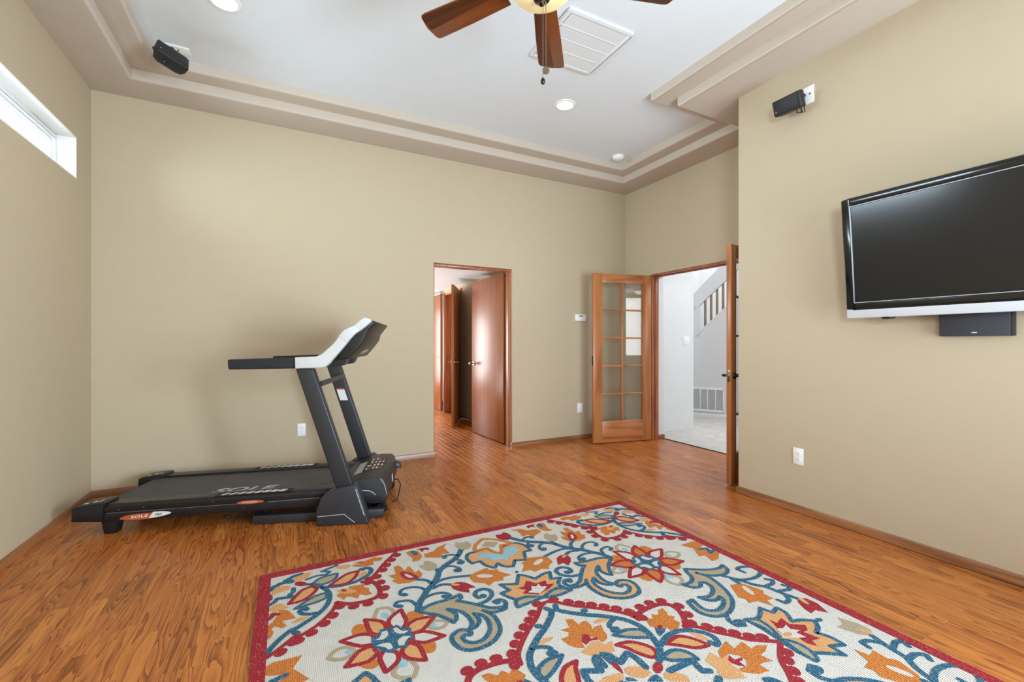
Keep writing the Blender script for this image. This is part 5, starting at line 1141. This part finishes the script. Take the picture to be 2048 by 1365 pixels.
# ------------------------------------------------------------------ ceiling fan
FC = (1.032, 1.719)
fan = thing('ceiling_fan', 'five bladed walnut ceiling fan with a cream glass bowl and pull chains', 'ceiling fan', (FC[0], FC[1], ZC))
zb = 2.85 - ZC
m = MB(); m.lathe([(0.02, -0.075), (0.045, -0.06), (0.07, -0.02), (0.075, 0.0)]); m.build('canopy', M['bronze'], fan)
m = MB(); m.cyl((0, 0, -0.33), (0, 0, -0.06), 0.013, n=14); m.build('downrod', M['bronze'], fan)
m = MB(); m.lathe([(0.05, zb - 0.055), (0.09, zb - 0.05), (0.12, zb - 0.015), (0.13, zb + 0.03), (0.125, zb + 0.09), (0.09, zb + 0.125), (0.035, zb + 0.15)]); m.build('motor_housing', M['bronze'], fan)
m = MB(); m.lathe([(0.075, zb - 0.085), (0.085, zb - 0.07), (0.075, zb - 0.05)]); m.build('light_fitter', M['bronze'], fan)
bw_ = [(0.018, 2.752 - ZC), (0.06, 2.757 - ZC), (0.10, 2.768 - ZC), (0.128, 2.783 - ZC), (0.135, 2.79 - ZC), (0.125, 2.794 - ZC), (0.03, 2.792 - ZC)]
m = MB(); m.lathe(bw_, n=36); m.build('glass_bowl', M['bowl'], fan)
m = MB(); m.lathe([(0.004, 2.722 - ZC), (0.012, 2.728 - ZC), (0.014, 2.736 - ZC), (0.022, 2.745 - ZC), (0.036, 2.752 - ZC), (0.038, 2.7585 - ZC)], n=20); m.build('finial', M['bronze'], fan)
for i in range(5):
    a = R(54 + 72 * i - (2 if i == 1 else 0)); ca, sa = math.cos(a), math.sin(a)
    mt = Matrix.Translation((0, 0, zb)) @ Matrix.Rotation(a, 4, 'Z') @ Matrix.Rotation(R(11), 4, 'X')
    out = [(0.19, -0.058), (0.40, -0.070), (0.62, -0.078), (0.640, -0.074), (0.648, -0.058), (0.658, 0.0), (0.648, 0.060), (0.640, 0.072), (0.62, 0.076), (0.40, 0.070), (0.19, 0.058)]
    m = MB(); m.prism(out, -0.003, 0.003, 'z'); o = m.build('fan_blade', M['blade'], fan, 0.0012); o.matrix_local = mt
    m = MB(); m.prism([(0.20, 0.012), (0.642, -0.014), (0.650, 0.028), (0.640, 0.068), (0.62, 0.072), (0.40, 0.066), (0.20, 0.054)], -0.0036, -0.0028, 'z'); q = m.build('blade_inlay', M['blade_dark'], o)
    m = MB(); m.prism([(0.10, -0.018), (0.17, -0.014), (0.23, -0.045), (0.26, -0.040), (0.27, 0.0), (0.26, 0.040), (0.23, 0.045), (0.17, 0.014), (0.10, 0.018)], 0.003, 0.009, 'z'); o = m.build('blade_iron', M['bronze'], fan, 0.001); o.matrix_local = mt
for dx, dy, z0, z1, shp in ((-0.006, -0.02, 2.735, 2.385, 0), (0.016, -0.010, 2.752, 2.437, 1)):
    m = MB()
    m.cyl((dx, dy, z1 - ZC), (dx, dy, z0 - ZC), 0.0011, n=6)
    k = 40
    for i in range(k): z = z1 + (z0 - z1) * i / (k - 1); m.ellipsoid((dx, dy, z - ZC), (0.0022, 0.0022, 0.003), 6, 4)
    ch = m.build('pull_chain', M['chrome'], fan)
    m = MB()
    if shp == 0: m.lathe([(0.004, 2.358 - ZC), (0.009, 2.363 - ZC), (0.0105, 2.372 - ZC), (0.007, 2.383 - ZC), (0.002, 2.388 - ZC)], dx, dy, 14)
    else: m.cyl((dx - 0.003, dy - 0.004, 2.428 - ZC), (dx + 0.003, dy + 0.004, 2.434 - ZC), 0.0155, n=20); m.cyl((dx, dy, 2.43 - ZC), (dx, dy, 2.445 - ZC), 0.003, n=8)
    m.build('chain_weight', M['bronze'] if shp == 0 else M['chrome'], ch)
m = MB(); m.tube([(0.008 * math.cos(a), -0.02, 2.728 - ZC + 0.010 * math.sin(a)) for a in [2 * PI * i / 12 for i in range(12)]], 0.0018, 6, closed=True); m.build('chain_ring', M['chrome'], fan)

# ------------------------------------------------------------------ ceiling fittings
t = thing('ceiling_vent', 'square white return air grille in the ceiling behind the fan', 'vent', (1.860, 2.575, ZC))
m = MB(); frame = 0.03; h_ = 0.262
for x0, y0, x1, y1 in ((-h_, -h_, h_, -h_ + frame), (-h_, h_ - frame, h_, h_), (-h_, -h_ + frame, -h_ + frame, h_ - frame), (h_ - frame, -h_ + frame, h_, h_ - frame)): m.box(x0, y0, -0.014, x1, y1, 0)
m.build('vent_frame', M['vent_white'], t, 0.004)
m = MB(); m.box(-h_ + 0.02, -h_ + 0.02, -0.002, h_ - 0.02, h_ - 0.02, 0.0); m.build('backing', M['vent_white'], t)
for y in (-0.115, 0.0, 0.115): m = MB(); m.box(-h_ + frame, y - 0.005, -0.0122, h_ - frame, y + 0.005, -0.001); m.build('divider', M['vent_white'], t, 0.001)
m = MB()
for i in range(38):
    x = -h_ + frame + 0.006 + i * 0.01225
    m.hexa([(x, -h_ + frame, -0.0095), (x + 0.0117, -h_ + frame, -0.0115), (x + 0.0117, h_ - frame, -0.0115), (x, h_ - frame, -0.0095), (x, -h_ + frame, -0.0085), (x + 0.0117, -h_ + frame, -0.0105), (x + 0.0117, h_ - frame, -0.0105), (x, h_ - frame, -0.0085)])
m.build('louvers', M['vent_white'], t, smooth=False, kind='stuff')
for (x, y), lab in (((2.222, 3.298), 'lit round recessed downlight beyond the fan'), ((-0.334, 3.263), 'lit round recessed downlight near the left speaker')):
    t = thing('recessed_downlight', lab, 'downlight', (x, y, ZC), group='recessed downlights in the white ceiling')
    m = MB(); m.lathe([(0.070, -0.001), (0.072, -0.007), (0.092, -0.005), (0.096, 0.0), (0.070, 0.0)], n=36); m.build('trim_ring', M['white'], t)
    m = MB(); m.lathe([(0.0705, -0.0015), (0.045, -0.003), (0.012, -0.0035)], n=30); m.build('lens', M['lamp'], t)
    point('downlight_glow', (x, y, ZC - 0.03), 14, 0.06)
t = thing('smoke_detector', 'round white smoke detector in the far ceiling corner', 'smoke detector', (3.37, 3.93, ZC))
m = MB(); m.lathe([(0.068, 0.0), (0.068, -0.010), (0.062, -0.014)], n=28); m.build('mount_base', M['white'], t)
m = MB(); m.lathe([(0.060, -0.013), (0.060, -0.024), (0.050, -0.036), (0.030, -0.042), (0.006, -0.043)], n=28); m.build('cover', M['white'], t)
m = MB(); m.cyl((0.028, -0.01, -0.0425), (0.028, -0.01, -0.0405), 0.006, n=12); m.build('test_button', M['print_grey'], t)
t = thing('ceiling_dome_lamp', 'lit dome lamp on the foyer ceiling mirrored in the French door', 'ceiling lamp', (5.66, -0.40, 2.42))
m = MB(); m.lathe([(0.15, 0.0), (0.15, -0.02), (0.14, -0.03)]); m.build('lamp_base', M['white'], t)
m = MB(); m.lathe([(0.14, -0.028), (0.12, -0.07), (0.07, -0.10), (0.01, -0.11)]); m.build('lamp_shade', M['dome'], t)

# ------------------------------------------------------------------ wall plates
def outlet(label, origin, x, n, w_=0.070, h_=0.117, kind=2):
    t = thing('wall_outlet' if kind == 2 else 'switch_plate', label, 'outlet' if kind == 2 else 'wall plate', matrix=basis(origin, x, n, (0, 0, 1)))
    m = MB(); m.box(-w_ / 2, -0.006, -h_ / 2, w_ / 2, 0, h_ / 2); m.build('cover_plate', M['white'], t, 0.002)
    if kind == 2:
        for dz in (0.020, -0.020):
            m = MB(); m.prism([(0.0165 * math.cos(2 * PI * i / 20), dz + max(-0.0125, min(0.0125, 0.0165 * math.sin(2 * PI * i / 20)))) for i in range(20)], -0.0085, -0.005); rc = m.build('receptacle', M['white'], t, 0.0008)
            m = MB()
            for dx in (-0.006, 0.006): m.box(dx - 0.001, -0.0089, dz + 0.001, dx + 0.001, -0.0084, dz + 0.008)
            m.cyl((0, -0.0089, dz - 0.006), (0, -0.0084, dz - 0.006), 0.0022, n=10); m.build('slots', M['slot'], rc)
        m = MB(); m.cyl((0, -0.0072, 0), (0, -0.0055, 0), 0.003, n=10); m.build('screw', M['silver'], t)
    elif kind == 1:
        for dx in ((-0.025, 0.025) if w_ > 0.1 else (0,)):
            m = MB(); m.box(dx - 0.016, -0.009, -0.033, dx + 0.016, -0.005, 0.033); m.build('rocker', M['white'], t, 0.0015)
    else:
        for dz in (0.045, -0.045): m = MB(); m.cyl((0, -0.0072, dz), (0, -0.0055, dz), 0.003, n=10); m.build('screw', M['silver'], t)
    return t
outlet('white duplex outlet on the back wall behind the treadmill', (0.136, 4.55, 0.397), (1, 0, 0), (0, 1, 0))
outlet('white duplex outlet low on the right wall below the television', (3.24, 1.869, 0.398), (0, -1, 0), (1, 0, 0))
outlet('blank white plate low on the back wall beside the French door', (3.285, 4.55, 0.392), (1, 0, 0), (0, 1, 0), 0.078, 0.118, 0)
outlet('white double rocker switch on the foyer wall', (5.02, 4.43, 1.235), (1, 0, 0), (0, 1, 0), 0.116, 0.117, 1)
t = thing('thermostat', 'white thermostat with a grey display on the back wall', 'thermostat', (3.285, 4.55, 1.519))
m = MB(); m.box(-0.078, -0.026, -0.042, 0.078, 0, 0.042); m.build('housing', M['white'], t, 0.006, 3)
m = MB(); m.box(-0.030, -0.0275, 0.008, 0.030, -0.0255, 0.030); m.build('display', M['grey_lcd'], t)
m = MB(); m.box(-0.012, -0.0275, -0.026, 0.012, -0.0258, -0.021); m.build('button', M['print_grey'], t)
